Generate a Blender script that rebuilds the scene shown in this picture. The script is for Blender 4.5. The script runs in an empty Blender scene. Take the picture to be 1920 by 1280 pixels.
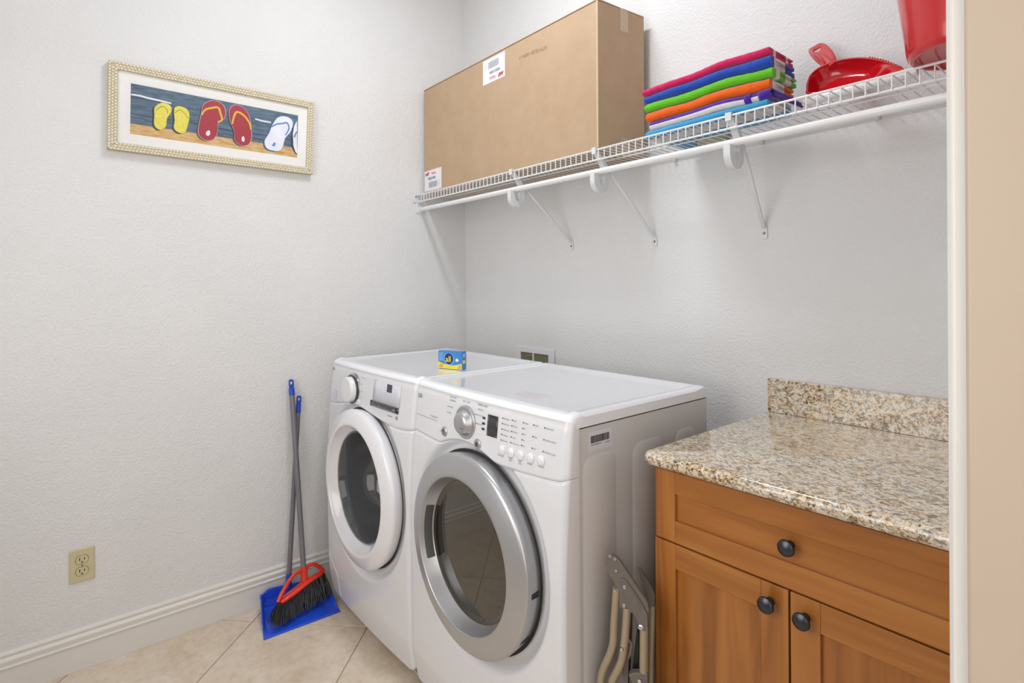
import bpy, bmesh, math, random
from mathutils import Vector, Matrix
random.seed(7)
SC = bpy.context.scene
COL = SC.collection
pi = math.pi

# ------------------------------------------------------------ camera
CAM = Vector((2.399, -1.697, 1.296))
yaw, roll = math.radians(49.93), 0.006
fw = Vector((-math.sin(yaw), math.cos(yaw), 0)); rt = Vector((math.cos(yaw), math.sin(yaw), 0)); up = Vector((0, 0, 1))
r2 = rt * math.cos(roll) - up * math.sin(roll); u2 = up * math.cos(roll) + rt * math.sin(roll)
cd = bpy.data.cameras.new('camera'); cam = bpy.data.objects.new('camera', cd); COL.objects.link(cam)
cam.matrix_world = Matrix(((r2.x, u2.x, -fw.x, CAM.x), (r2.y, u2.y, -fw.y, CAM.y), (r2.z, u2.z, -fw.z, CAM.z), (0, 0, 0, 1)))
cd.sensor_width = 36; cd.lens = 1034.6 * 36 / 1920; cd.shift_y = -(640 - 537.25) / 1920; cd.clip_start = 0.02
SC.camera = cam

# ------------------------------------------------------------ world, lights, exposure
W = bpy.data.worlds.new('world'); SC.world = W; W.use_nodes = True
W.node_tree.nodes['Background'].inputs[0].default_value = (0.98, 0.98, 1.0, 1)
W.node_tree.nodes['Background'].inputs[1].default_value = 0.3
def area(name, loc, rot, sx, sy, power, col=(1, 1, 1)):
    l = bpy.data.lights.new(name, 'AREA'); l.shape = 'RECTANGLE'; l.size = sx; l.size_y = sy; l.energy = power; l.color = col
    o = bpy.data.objects.new(name, l); COL.objects.link(o); o.location = loc; o.rotation_euler = rot
    return o
area('ceiling_light_source', (1.03, -0.82, 2.97), (0, 0, 0), 0.50, 0.16, 14.0, (0.93, 0.97, 1.03))
area('room_fill_source', (1.15, -1.50, 2.98), (0, 0, 0), 1.9, 1.5, 2.8, (0.93, 0.97, 1.03))
area('hall_light_source', (3.3, -2.2, 1.5), (math.radians(90), 0, math.radians(62)), 1.5, 2.2, 21, (1.02, 0.94, 0.84))  # added fill lamp out in the unseen hall
area('window_daylight_source', (1.45, -2.425, 1.50), (math.radians(90), 0, math.radians(0)), 1.2, 1.15, 15.3, (1.0, 0.98, 0.96))  # added fill for the back wall, set just inside the made-up window
SC.view_settings.view_transform = 'Standard'; SC.view_settings.look = 'None'
SC.view_settings.exposure = 0.11; SC.view_settings.gamma = 1.0; SC.view_settings.use_curve_mapping = False

# ------------------------------------------------------------ materials
def newmat(name):
    m = bpy.data.materials.new(name); m.use_nodes = True
    nt = m.node_tree; return m, nt, nt.nodes['Principled BSDF']
def lin(c):
    return tuple((x / 12.92 if x <= .04045 else ((x + .055) / 1.055) ** 2.4) for x in c) + (1,)
def hexc(h): return lin(tuple(int(h[i:i + 2], 16) / 255 for i in (0, 2, 4)))
def noise(nt, scale, detail=3, rough=.5, vec=None, dist=0):
    n = nt.nodes.new('ShaderNodeTexNoise'); n.inputs['Scale'].default_value = scale
    n.inputs['Detail'].default_value = detail; n.inputs['Roughness'].default_value = rough; n.inputs['Distortion'].default_value = dist
    if vec: nt.links.new(vec, n.inputs['Vector'])
    return n
def coords(nt, scale=(1, 1, 1), rot=(0, 0, 0), kind='Object'):
    t = nt.nodes.new('ShaderNodeTexCoord'); mp = nt.nodes.new('ShaderNodeMapping')
    mp.inputs['Scale'].default_value = scale; mp.inputs['Rotation'].default_value = rot
    nt.links.new(t.outputs[kind], mp.inputs['Vector']); return mp.outputs['Vector']
def ramp(nt, fac, stops, interp='LINEAR'):
    r = nt.nodes.new('ShaderNodeValToRGB'); r.color_ramp.interpolation = interp
    while len(r.color_ramp.elements) < len(stops): r.color_ramp.elements.new(.5)
    for e, (p, c) in zip(r.color_ramp.elements, stops): e.position = p; e.color = c
    nt.links.new(fac, r.inputs[0]); return r
def bump(nt, b, h, strength, dist):
    n = nt.nodes.new('ShaderNodeBump'); n.inputs['Strength'].default_value = strength; n.inputs['Distance'].default_value = dist
    nt.links.new(h, n.inputs['Height']); nt.links.new(n.outputs['Normal'], b.inputs['Normal'])
def mix(nt, fac, a, b_, mode='MIX'):
    m = nt.nodes.new('ShaderNodeMix'); m.data_type = 'RGBA'; m.blend_type = mode
    if isinstance(fac, float): m.inputs['Factor'].default_value = fac
    else: nt.links.new(fac, m.inputs['Factor'])
    for s, v in ((m.inputs[6], a), (m.inputs[7], b_)):
        if isinstance(v, tuple): s.default_value = v
        else: nt.links.new(v, s)
    return m.outputs[2]
def simple(name, col, rough=.5, metal=0, var=.04, nscale=30, bmp=0, coat=0, spec=.5, bdist=.001):
    m, nt, b = newmat(name)
    c = hexc(col); v = coords(nt)
    n = noise(nt, nscale, 3, .5, v)
    d = tuple(x * (1 - var) for x in c[:3]) + (1,); l = tuple(min(1, x * (1 + var)) for x in c[:3]) + (1,)
    nt.links.new(ramp(nt, n.outputs['Fac'], [(.3, d), (.7, l)]).outputs[0], b.inputs['Base Color'])
    b.inputs['Roughness'].default_value = rough; b.inputs['Metallic'].default_value = metal
    b.inputs['Coat Weight'].default_value = coat; b.inputs['Coat Roughness'].default_value = .05
    b.inputs['Specular IOR Level'].default_value = spec
    if bmp: bump(nt, b, n.outputs['Fac'], bmp, bdist)
    return m
def wallmat():
    m, nt, b = newmat('orange_peel_paint'); v = coords(nt)
    n1 = noise(nt, 120, 4, .55, v, .35); n2 = noise(nt, 28, 2, .5, v)
    a = nt.nodes.new('ShaderNodeMath'); a.operation = 'MULTIPLY_ADD'; a.inputs[1].default_value = .5
    nt.links.new(n2.outputs['Fac'], a.inputs[0]); nt.links.new(n1.outputs['Fac'], a.inputs[2])
    rr = ramp(nt, a.outputs[0], [(.45, (0, 0, 0, 1)), (1.0, (1, 1, 1, 1))])
    bump(nt, b, rr.outputs[0], .40, .0045)
    n3 = noise(nt, 3, 2, .5, v)
    nt.links.new(ramp(nt, n3.outputs['Fac'], [(.3, hexc('dddddd')), (.7, hexc('e1e1e1'))]).outputs[0], b.inputs['Base Color'])
    b.inputs['Roughness'].default_value = .6
    return m
def tilemat():
    m, nt, b = newmat('travertine_tile')
    t = nt.nodes.new('ShaderNodeTexCoord'); oi = nt.nodes.new('ShaderNodeObjectInfo')
    sv = nt.nodes.new('ShaderNodeVectorMath'); sv.operation = 'SCALE'; sv.inputs[3].default_value = 9.0
    cb = nt.nodes.new('ShaderNodeCombineXYZ'); nt.links.new(oi.outputs['Random'], cb.inputs[0]); nt.links.new(oi.outputs['Random'], cb.inputs[1])
    nt.links.new(cb.outputs[0], sv.inputs[0])
    ad = nt.nodes.new('ShaderNodeVectorMath'); nt.links.new(t.outputs['Object'], ad.inputs[0]); nt.links.new(sv.outputs[0], ad.inputs[1])
    n1 = noise(nt, 7, 6, .62, ad.outputs[0], .4); n2 = noise(nt, 38, 5, .6, ad.outputs[0], .2)
    c1 = ramp(nt, n1.outputs['Fac'], [(.3, hexc('c2aa90')), (.46, hexc('d4c2ad')), (.6, hexc('dccebd')), (.75, hexc('e6dccf'))])
    c2 = ramp(nt, n2.outputs['Fac'], [(.3, hexc('bba58c')), (.5, hexc('d6c6b2')), (.7, hexc('e2d6c6'))])
    nt.links.new(mix(nt, .38, c1.outputs[0], c2.outputs[0]), b.inputs['Base Color'])
    b.inputs['Roughness'].default_value = .42
    bump(nt, b, n2.outputs['Fac'], .1, .001)
    return m
def granitemat(name='granite', edge=False):
    m, nt, b = newmat(name)
    v = coords(nt, (1, 1.35, 1.2), (0, 0, .25))
    n1 = noise(nt, 88, 7, .66, v, .8)
    n2 = noise(nt, 26, 5, .65, v, .8)
    n3 = noise(nt, 150, 4, .7, v, .5)
    base = ramp(nt, n1.outputs['Fac'], [(.36, hexc('121317')), (.42, hexc('3f3d3d')), (.455, hexc('94806a')), (.495, hexc('d2b78a')), (.55, hexc('efeae2')), (.64, hexc('d4b586')), (.76, hexc('a2733a'))])
    n5 = noise(nt, 8, 4, .6, v, .5)
    gold = ramp(nt, n2.outputs['Fac'], [(.36, hexc('a07a45')), (.45, hexc('cdac76')), (.53, hexc('e3dccf')), (.62, hexc('cbc2b2'))])
    bm = mix(nt, .40, base.outputs[0], gold.outputs[0])
    black = ramp(nt, n3.outputs['Fac'], [(.385, (1, 1, 1, 1)), (.45, (0, 0, 0, 1))])
    patch = ramp(nt, n2.outputs['Fac'], [(.46, (1, 1, 1, 1)), (.60, (.25, .25, .25, 1))])
    mm = nt.nodes.new('ShaderNodeMath'); mm.operation = 'MULTIPLY'
    nt.links.new(black.outputs[0], mm.inputs[0]); nt.links.new(patch.outputs[0], mm.inputs[1])
    nt.links.new(mix(nt, mm.outputs[0], bm, hexc('121318')), b.inputs['Base Color'])
    b.inputs['Roughness'].default_value = .12; b.inputs['Coat Weight'].default_value = .5; b.inputs['Coat Roughness'].default_value = .04
    bump(nt, b, n5.outputs['Fac'], .04, .002)
    return m
def woodmat(name, axis, c0='8a531f', c1='a2642a', c2='b07032'):
    m, nt, b = newmat(name)
    sc = {'x': (1.2, 9, 14), 'z': (14, 9, 1.2)}[axis]
    v = coords(nt, sc)
    n = noise(nt, 1.3, 4, .5, v, 1.2); n2 = noise(nt, 9, 3, .6, v, .3)
    c = ramp(nt, n.outputs['Fac'], [(.28, hexc(c0)), (.45, hexc(c1)), (.62, hexc(c2)), (.75, hexc('b87a3a'))])
    f = ramp(nt, n2.outputs['Fac'], [(.3, (.88, .88, .88, 1)), (.7, (1, 1, 1, 1))])
    nt.links.new(mix(nt, .5, c.outputs[0], f.outputs[0], 'MULTIPLY'), b.inputs['Base Color'])
    b.inputs['Roughness'].default_value = .33; b.inputs['Coat Weight'].default_value = .25; b.inputs['Coat Roughness'].default_value = .15
    bump(nt, b, n2.outputs['Fac'], .05, .0006)
    return m
def cardmat():
    m, nt, b = newmat('corrugated_cardboard'); v = coords(nt)
    n = noise(nt, 14, 4, .6, v); n2 = noise(nt, 300, 2, .5, v)
    nt.links.new(ramp(nt, n.outputs['Fac'], [(.3, hexc('b3987a')), (.7, hexc('ba9f82'))]).outputs[0], b.inputs['Base Color'])
    b.inputs['Roughness'].default_value = .8
    w = nt.nodes.new('ShaderNodeTexWave'); w.bands_direction = 'X'; w.inputs['Scale'].default_value = 40; w.inputs['Distortion'].default_value = .6
    nt.links.new(v, w.inputs['Vector'])
    bump(nt, b, w.outputs['Fac'], .06, .002)
    return m
def terrymat(name, main, stripes=None, white='e9e6e4'):
    # woven stripes run along the towel, spaced through its depth (local y)
    m, nt, b = newmat(name); v = coords(nt)
    n = noise(nt, 420, 3, .6, v); n2 = noise(nt, 40, 3, .6, v)
    col = hexc(main)
    if stripes:
        sp = nt.nodes.new('ShaderNodeAttribute'); sp.attribute_name = 'depth'
        ad = nt.nodes.new('ShaderNodeMath'); ad.operation = 'MULTIPLY'; ad.inputs[1].default_value = 1 / .26
        nt.links.new(sp.outputs['Fac'], ad.inputs[0])
        st = [(max(0, min(1, p / .26)), hexc(white) if k else col) for p, k in stripes]
        c = ramp(nt, ad.outputs[0], st, 'CONSTANT').outputs[0]
    else:
        r = nt.nodes.new('ShaderNodeRGB'); r.outputs[0].default_value = col; c = r.outputs[0]
    f = ramp(nt, n2.outputs['Fac'], [(.3, (.8, .8, .8, 1)), (.7, (1, 1, 1, 1))])
    nt.links.new(mix(nt, .7, c, f.outputs[0], 'MULTIPLY'), b.inputs['Base Color'])
    b.inputs['Roughness'].default_value = .95; b.inputs['Sheen Weight'].default_value = .35; b.inputs['Specular IOR Level'].default_value = .1
    bump(nt, b, n.outputs['Fac'], .8, .002)
    return m
def glassmat(name, tint, rough=.03, metal=0, ior=1.5):
    m, nt, b = newmat(name)
    b.inputs['Base Color'].default_value = hexc(tint); b.inputs['Transmission Weight'].default_value = .88
    b.inputs['IOR'].default_value = ior; b.inputs['Roughness'].default_value = rough
    n = noise(nt, 4, 2, .5, coords(nt)); bump(nt, b, n.outputs['Fac'], .01, .001)
    return m
def brushed(name, col, rough=.32, metal=.9):
    m, nt, b = newmat(name); v = coords(nt, (1, 1, 1))
    n = noise(nt, 60, 3, .5, v)
    nt.links.new(ramp(nt, n.outputs['Fac'], [(.3, tuple(x * .97 for x in hexc(col)[:3]) + (1,)), (.7, hexc(col))]).outputs[0], b.inputs['Base Color'])
    b.inputs['Metallic'].default_value = metal; b.inputs['Roughness'].default_value = rough
    return m

M = {}
M['wall'] = wallmat()
M['ceiling'] = simple('ceiling_paint', 'e2e1de', .8, bmp=.3, nscale=60, bdist=.003)
M['trim'] = simple('trim_gloss_paint', 'dedbd6', .3, var=.01)
M['jamb'] = simple('jamb_semigloss_paint', 'b5a594', .4, var=.01)
M['grout'] = simple('grout', 'a5917a', .9, nscale=60)
M['tile'] = tilemat()
M['granite'] = granitemat()
M['wood_h'] = woodmat('maple_grain_across', 'x'); M['wood_v'] = woodmat('maple_grain_upright', 'z')
M['card'] = cardmat()
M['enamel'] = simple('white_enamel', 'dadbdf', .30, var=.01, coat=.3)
M['enamel_lid'] = simple('white_enamel_lid', 'eef0f5', .2, var=.01, coat=.6)  # same white enamel, lightened for the ceiling light the lids reflect
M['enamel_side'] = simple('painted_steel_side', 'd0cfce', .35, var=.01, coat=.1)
M['plastic_w'] = simple('white_plastic', 'e2e2e6', .2, var=.01, coat=.3)
M['grey_print'] = simple('grey_print', '70737c', .5)
M['dark_print'] = simple('dark_print', '35373e', .5)
M['mid_print'] = simple('faint_grey_print', 'a5a7ae', .5)
M['red_print'] = simple('red_print', 'c93a44', .6); M['pink_print'] = simple('faint_red_print', 'c99aa6', .6)
M['silver'] = brushed('silver_paint', 'b9babd', .33, .75)
M['chrome'] = brushed('bright_chrome', 'd6d6d8', .16, 1.0)
M['steel'] = brushed('drum_steel', 'a5a6ab', .38, 1.0)
M['panel_grey'] = simple('pale_display_film', 'cfd1da', .45, coat=.1)
M['black_gloss'] = simple('black_gloss', '26272e', .12, coat=.5)
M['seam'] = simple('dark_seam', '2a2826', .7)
M['rubber'] = simple('grey_rubber', '504e4d', .5)
M['glass_dark'] = glassmat('smoked_glass', '857c70', .02, 0, 1.8)
M['glass_clear'] = glassmat('clear_bowl_glass', 'c4c6cc')
M['drum_dark'] = simple('dark_drum_interior', '2c2927', .4)
M['wire'] = simple('vinyl_coated_wire', 'e6e6e6', .3, var=.01)
M['bracket'] = simple('white_bracket_plastic', 'd9dbdd', .4, var=.01)
M['screw'] = brushed('zinc_screw', '8b8782', .4, 1)
M['label'] = simple('white_paper_label', 'e8e6ea', .6, var=.01)
M['red_plastic'] = simple('red_plastic', 'c0101c', .16, coat=.4, var=.02)
M['red_bucket'] = simple('coral_red_plastic', 'c0272b', .22, coat=.3, var=.02)
M['ivory'] = simple('ivory_plastic', 'c9bf98', .35, var=.02)
M['ivory_dk'] = simple('outlet_slot_dark', '1e170e', .7)
M['cream'] = simple('cream_plastic', 'c9c5a4', .5)
M['blue'] = simple('blue_plastic', '2552d6', .28, coat=.2, var=.06)
M['navy'] = simple('dark_blue_plastic', '2048b8', .4, var=.05)
M['tube_grey'] = simple('grey_steel_tube', '77757a', .38, metal=.2, var=.03)
M['orange_red'] = simple('orange_red_plastic', 'd8331d', .28, coat=.2, var=.04)
M['bristle'] = simple('black_bristle', '17171a', .45, var=.3, nscale=90)
M['stool_grey'] = simple('taupe_grey_plastic', '6d665f', .45, var=.03)
M['stool_tube'] = simple('champagne_tube', 'a99a82', .35, metal=.3, var=.03)
M['black'] = simple('black_plastic', '1c1c1f', .4)
M['pewter'] = brushed('pewter_knob', '4a4c52', .28, .85)
M['rattan'] = simple('woven_cream_frame', 'e0d8c2', .55, var=.1, nscale=220, bmp=.3)
M['rattan_dk'] = simple('woven_frame_gap', 'c2b699', .7, var=.2, nscale=150)
M['mat_board'] = simple('mat_board', 'f4f3f0', .7, var=.01)
M['leaf'] = simple('green_bag', '4f9a2d', .5)
M['tape'] = simple('packing_tape', 'c8b598', .15, var=.02, coat=.3)
M['tape_clear'] = simple('clear_tape', 'bfa88c', .12, var=.05, nscale=90, coat=.5)
M['card_print'] = simple('faint_ink', '93795c', .8)
M['detblue'] = simple('detergent_blue', '3f86cc', .35, var=.08); M['detdk'] = simple('detergent_dark_blue', '1f2f68', .35)
M['detyel'] = simple('detergent_yellow', 'e8dc4a', .35, var=.08); M['detorange'] = simple('detergent_orange', 'e0a83a', .4); M['detwhite'] = simple('detergent_white', 'e6e8ee', .4)
M['detpale'] = simple('detergent_pale_blue', '9cc3ea', .4)

# ------------------------------------------------------------ mesh helpers
class MB:
    def __init__(s): s.v = []; s.f = []; s.m = []
    def add(s, v, f, mi=0):
        o = len(s.v); s.v += [tuple(p) for p in v]; s.f += [tuple(i + o for i in q) for q in f]; s.m += [mi] * len(f); return s
    def box(s, x0, x1, y0, y1, z0, z1, mi=0):
        v = [(x, y, z) for x in (x0, x1) for y in (y0, y1) for z in (z0, z1)]
        return s.add(v, [(0, 1, 3, 2), (4, 6, 7, 5), (0, 4, 5, 1), (2, 3, 7, 6), (0, 2, 6, 4), (1, 5, 7, 3)], mi)
    def prism(s, pts, h0, h1, axis='z', mi=0):
        # pts (a,b) CCW polygon extruded along axis
        def P(a, b, h): return {'z': (a, b, h), 'y': (a, h, b), 'x': (h, a, b)}[axis]
        n = len(pts)
        v = [P(a, b, h0) for a, b in pts] + [P(a, b, h1) for a, b in pts]
        f = [tuple(range(n))[::-1], tuple(range(n, 2 * n))] + [(i, (i + 1) % n, n + (i + 1) % n, n + i) for i in range(n)]
        return s.add(v, f, mi)
    def hull(s, quads, mi=0):   # two matching rings of points
        a, b = quads; n = len(a)
        return s.add(list(a) + list(b), [tuple(range(n))[::-1], tuple(range(n, 2 * n))] + [(i, (i + 1) % n, n + (i + 1) % n, n + i) for i in range(n)], mi)
    def tube(s, pts, r, n=10, cap=True, mi=0, closed=False):
        pts = [Vector(p) for p in pts]; k = len(pts); rs = r if isinstance(r, (list, tuple)) else [r] * k
        vs = []; ref = None
        for i, p in enumerate(pts):
            a = pts[(i - 1) % k] if (i or closed) else p; b = pts[(i + 1) % k] if (i < k - 1 or closed) else p
            t = (b - a).normalized()
            if ref is None:
                ref = t.orthogonal().normalized()
            ref = (ref - t * ref.dot(t)).normalized(); bi = t.cross(ref)
            for j in range(n):
                an = 2 * pi * j / n; vs.append(p + (ref * math.cos(an) + bi * math.sin(an)) * rs[i])
        f = []
        for i in range(k if closed else k - 1):
            for j in range(n):
                i2 = (i + 1) % k
                f.append((i * n + j, i * n + (j + 1) % n, i2 * n + (j + 1) % n, i2 * n + j))
        if cap and not closed: f += [tuple(range(n))[::-1], tuple(range((k - 1) * n, k * n))]
        return s.add(vs, f, mi)
    def lathe(s, prof, c=(0, 0, 0), axis='z', n=48, mi=0, sx=1, arc=None):
        # prof: (r, h); revolved round axis through c
        vs = []; m = len(prof)
        for i in range(n):
            a = 2 * pi * i / n
            for r, h in prof:
                ca, sa = r * math.cos(a) * sx, r * math.sin(a)
                p = {'z': (ca, sa, h), 'y': (ca, h, sa), 'x': (h, ca, sa)}[axis]
                vs.append((p[0] + c[0], p[1] + c[1], p[2] + c[2]))
        f = []
        for i in range(n):
            i2 = (i + 1) % n
            for j in range(m - 1):
                q = (i * m + j, i2 * m + j, i2 * m + j + 1, i * m + j + 1)
                f.append(q)
        return s.add(vs, f, mi)
    def grid(s, nu, nv, fn, mi=0, wrap=False):
        vs = [fn(i / nu, j / nv) for i in range(nu + 1) for j in range(nv + 1)]
        f = [(i * (nv + 1) + j, (i + 1) * (nv + 1) + j, (i + 1) * (nv + 1) + j + 1, i * (nv + 1) + j + 1) for i in range(nu) for j in range(nv)]
        return s.add(vs, f, mi)

BASE = {}
def tag(o, label, cat, group=None, kind=None):
    if label: o['label'] = label
    if cat: o['category'] = cat
    if group: o['group'] = group
    if kind: o['kind'] = kind
    return o
def thing(name, base, label, cat, group=None):
    o = bpy.data.objects.new(name, None); COL.objects.link(o); o.location = base; o.empty_display_size = .05
    BASE[o.name] = Vector(base); return tag(o, label, cat, group)
def obj(name, mb, mat, parent=None, bevel=0, segs=2, smooth=True, label=None, base=None, solid=0, sub=0, recalc=True):
    me = bpy.data.meshes.new(name)
    if parent is not None: b = BASE[parent.name]
    else: b = Vector(base) if base else Vector((0, 0, 0))
    me.from_pydata([tuple(Vector(p) - b) for p in mb.v], [], mb.f)
    for mm in (mat if isinstance(mat, (list, tuple)) else [mat]): me.materials.append(M[mm] if isinstance(mm, str) else mm)
    me.polygons.foreach_set('material_index', mb.m)
    if recalc:
        bm = bmesh.new(); bm.from_mesh(me); bmesh.ops.remove_doubles(bm, verts=bm.verts, dist=1e-6)
        bmesh.ops.recalc_face_normals(bm, faces=bm.faces); bm.to_mesh(me); bm.free()
    me.update()
    if smooth:
        me.polygons.foreach_set('use_smooth', [True] * len(me.polygons)); me.set_sharp_from_angle(angle=math.radians(38))
    o = bpy.data.objects.new(name, me); COL.objects.link(o)
    if parent is not None: o.parent = parent
    else: o.location = b
    BASE[o.name] = b
    if solid:
        md = o.modifiers.new('solid', 'SOLIDIFY'); md.thickness = solid; md.offset = 0
    if bevel:
        md = o.modifiers.new('bevel', 'BEVEL'); md.width = bevel; md.segments = segs; md.limit_method = 'ANGLE'; md.angle_limit = math.radians(40)
        md.harden_normals = smooth
    if sub:
        md = o.modifiers.new('sub', 'SUBSURF'); md.levels = sub; md.render_levels = sub
    if label: o['label'] = label
    return o
def struct(name, mb, mat, **k):
    o = obj(name, mb, mat, **k); o['kind'] = 'structure'; return o
def textmb(s, size, origin, ux, uy, lift=.0004, mb=None, align='LEFT', mi=0, squeeze=1, bold=0, shear=0):
    cu = bpy.data.curves.new('lettering', 'FONT'); cu.body = s; cu.size = size; cu.align_x = align; cu.offset = bold; cu.resolution_u = 2; cu.shear = shear
    o = bpy.data.objects.new('lettering', cu); COL.objects.link(o)
    me = bpy.data.meshes.new_from_object(o)
    mb = mb or MB(); O = Vector(origin); ux = Vector(ux).normalized(); uy = Vector(uy).normalized(); n = ux.cross(uy)
    mb.add([O + ux * v.co.x * squeeze + uy * v.co.y + n * lift for v in me.vertices], [tuple(p.vertices) for p in me.polygons], mi)
    bpy.data.objects.remove(o); bpy.data.curves.remove(cu); bpy.data.meshes.remove(me)
    return mb
def rrect(x0, x1, y0, y1, r, n=5):
    pts = []
    for cx, cy, a0 in ((x1 - r, y0 + r, -pi / 2), (x1 - r, y1 - r, 0), (x0 + r, y1 - r, pi / 2), (x0 + r, y0 + r, pi)):
        for i in range(n + 1):
            a = a0 + i / n * pi / 2; pts.append((cx + r * math.cos(a), cy + r * math.sin(a)))
    return pts
def lerp(x, xs, ys):
    if x <= xs[0]: return ys[0]
    for a, b, c, d in zip(xs, xs[1:], ys, ys[1:]):
        if x <= b: return c + (d - c) * (x - a) / (b - a)
    return ys[-1]
def sm(t): t = max(0, min(1, t)); return t * t * (3 - 2 * t)

# ------------------------------------------------------------ room shell
XR, YF, ZC = 2.318, -2.45, 3.02         # right wall inner face, front wall, ceiling
DJ, DE = -1.25, -2.20                   # doorway jambs in the right wall
struct('wall_left', MB().box(-.12, 0, YF - .12, .12, -.02, ZC), 'wall')
struct('wall_back', MB().box(0, XR + .0, 0, .12, -.02, ZC), 'wall')
struct('wall_front', MB().box(0, .84, YF - .12, YF, -.02, ZC).box(2.06, XR, YF - .12, YF, -.02, ZC).box(.84, 2.06, YF - .12, YF, -.02, .92).box(.84, 2.06, YF - .12, YF, 2.08, ZC), 'wall')
win = struct('window_1', MB().box(.84, 2.06, YF - .08, YF - .03, .92, .97).box(.84, 2.06, YF - .08, YF - .03, 2.03, 2.08).box(.84, .89, YF - .08, YF - .03, .97, 2.03).box(2.01, 2.06, YF - .08, YF - .03, .97, 2.03).box(.89, 2.01, YF - .075, YF - .035, 1.48, 1.52), 'trim', bevel=.002)  # unseen window, added to go with the front fill lamp
obj('pane', MB().box(.885, 2.015, YF - .058, YF - .054, .965, 2.035), simple('frosted_window_pane', 'dfe6ea', .3), win)  # belongs to the added window
WR = XR + .125
struct('wall_right', MB().box(XR, WR, DJ + .012, .12, -.02, ZC).box(XR, WR, YF - .12, DE - .012, -.02, ZC).box(XR, WR, DE - .012, DJ + .012, 2.10, ZC), 'wall')
struct('ceiling', MB().box(-.12, WR, YF - .12, .12, ZC, ZC + .1), 'ceiling')
struct('wall_hall', MB().box(4.6, 4.7, -4.2, 1.2, -.02, ZC), 'wall')
# door lining and casing (the camera stands in this doorway)
struct('door_1', MB().box(XR - .001, WR + .001, DJ - .008, DJ + .012, 0, 2.10).box(XR - .001, WR + .001, DE - .012, DE + .008, 0, 2.10).box(XR - .001, WR + .001, DE + .008, DJ - .008, 2.09, 2.11), 'jamb', bevel=.003)
def casing(y0, y1, sgn):
    p = [(0, 0), (.0, .009), (.006, .0125), (.018, .0105), (.024, .0135), (.058, .017), (.064, .0165), (.07, .0)]
    return MB().prism([((y0 + sgn * a), XR - b) for a, b in p] if False else [(XR - b, y0 + sgn * a) for a, b in p], 0, 2.17)
struct('trim_1', casing(DJ + .001, 0, 1), 'trim', bevel=.0018)
struct('trim_2', casing(DE - .002, 0, -1), 'trim', bevel=.0008)
# floor slab with diagonal tiles
flo = struct('floor', MB().box(-.12, 4.7, -4.2, 1.2, -.03, -.003).box(0, 0.001, 0, .001, -.004, -.003), 'grout')
S = .459
def clip(poly, f):
    out = []
    for i in range(len(poly)):
        a, b = poly[i], poly[(i + 1) % len(poly)]; fa, fb = f(a), f(b)
        if fa >= 0: out.append(a)
        if fa * fb < 0: t = fa / (fa - fb); out.append((a[0] + (b[0] - a[0]) * t, a[1] + (b[1] - a[1]) * t))
    return out
k = S * math.sqrt(2); g = .0016 * math.sqrt(2)
for i in range(-8, 12):
    for j in range(-6, 14):
        u0, v0 = -.992 + i * k + g, 1.193 + j * k + g; u1, v1 = u0 + k - 2 * g, v0 + k - 2 * g
        poly = [((u + v) / 2, (u - v) / 2) for u, v in ((u0, v0), (u0, v1), (u1, v1), (u1, v0))]
        for f in (lambda p: p[0] - .001, lambda p: 3.3 - p[0], lambda p: p[1] - YF, lambda p: -.001 - p[1]): poly = clip(poly, f) if len(poly) > 2 else poly
        if len(poly) < 3: continue
        ar = abs(sum(poly[q][0] * poly[(q + 1) % len(poly)][1] - poly[(q + 1) % len(poly)][0] * poly[q][1] for q in range(len(poly)))) / 2
        if ar < .0004: continue
        cx = sum(p[0] for p in poly) / len(poly); cy = sum(p[1] for p in poly) / len(poly)
        def inset(d): return [(cx + (p[0] - cx) * (1 - d), cy + (p[1] - cy) * (1 - d)) for p in poly]
        n = len(poly); v = [(x, y, -.004) for x, y in poly] + [(x, y, -.0008) for x, y in poly] + [(x, y, 0) for x, y in inset(.006)]
        mb = MB().add(v, [tuple(range(2 * n, 3 * n))] + [(a + s0 * n, (a + 1) % n + s0 * n, (a + 1) % n + (s0 + 1) * n, a + (s0 + 1) * n) for s0 in (0, 1) for a in range(n)])
        obj('tile', mb, 'tile', flo, smooth=False)
# baseboards, one moulded profile (distance from wall, height)
BB = [(0, 0), (.0135, 0), (.0135, .088), (.0175, .0895), (.0175, .0935), (.0125, .096), (.0125, .101), (.0145, .1065), (.0145, .113), (.0105, .118), (.0075, .121), (.0075, .125), (.0095, .128), (.0095, .132), (.0055, .1375), (0, .139)]
mb = MB()
mb.add([(d, YF, z) for d, z in BB] + [(d, -.001, z) for d, z in BB], [tuple(range(16)), tuple(range(16, 32))[::-1]] + [(i, i + 1, i + 17, i + 16) for i in range(15)])
struct('baseboard_left', mb, 'trim', bevel=.0008)
mb = MB(); mb.add([(.02, -d, z) for d, z in BB] + [(1.60, -d, z) for d, z in BB], [tuple(range(16)), tuple(range(16, 32))[::-1]] + [(i, i + 1, i + 17, i + 16) for i in range(15)])
struct('baseboard_back', mb, 'trim')
mb = MB(); mb.add([(.02, YF + d, z) for d, z in BB] + [(XR - .001, YF + d, z) for d, z in BB], [tuple(range(16)), tuple(range(16, 32))[::-1]] + [(i, i + 1, i + 17, i + 16) for i in range(15)])
struct('baseboard_front', mb, 'trim')

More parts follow.
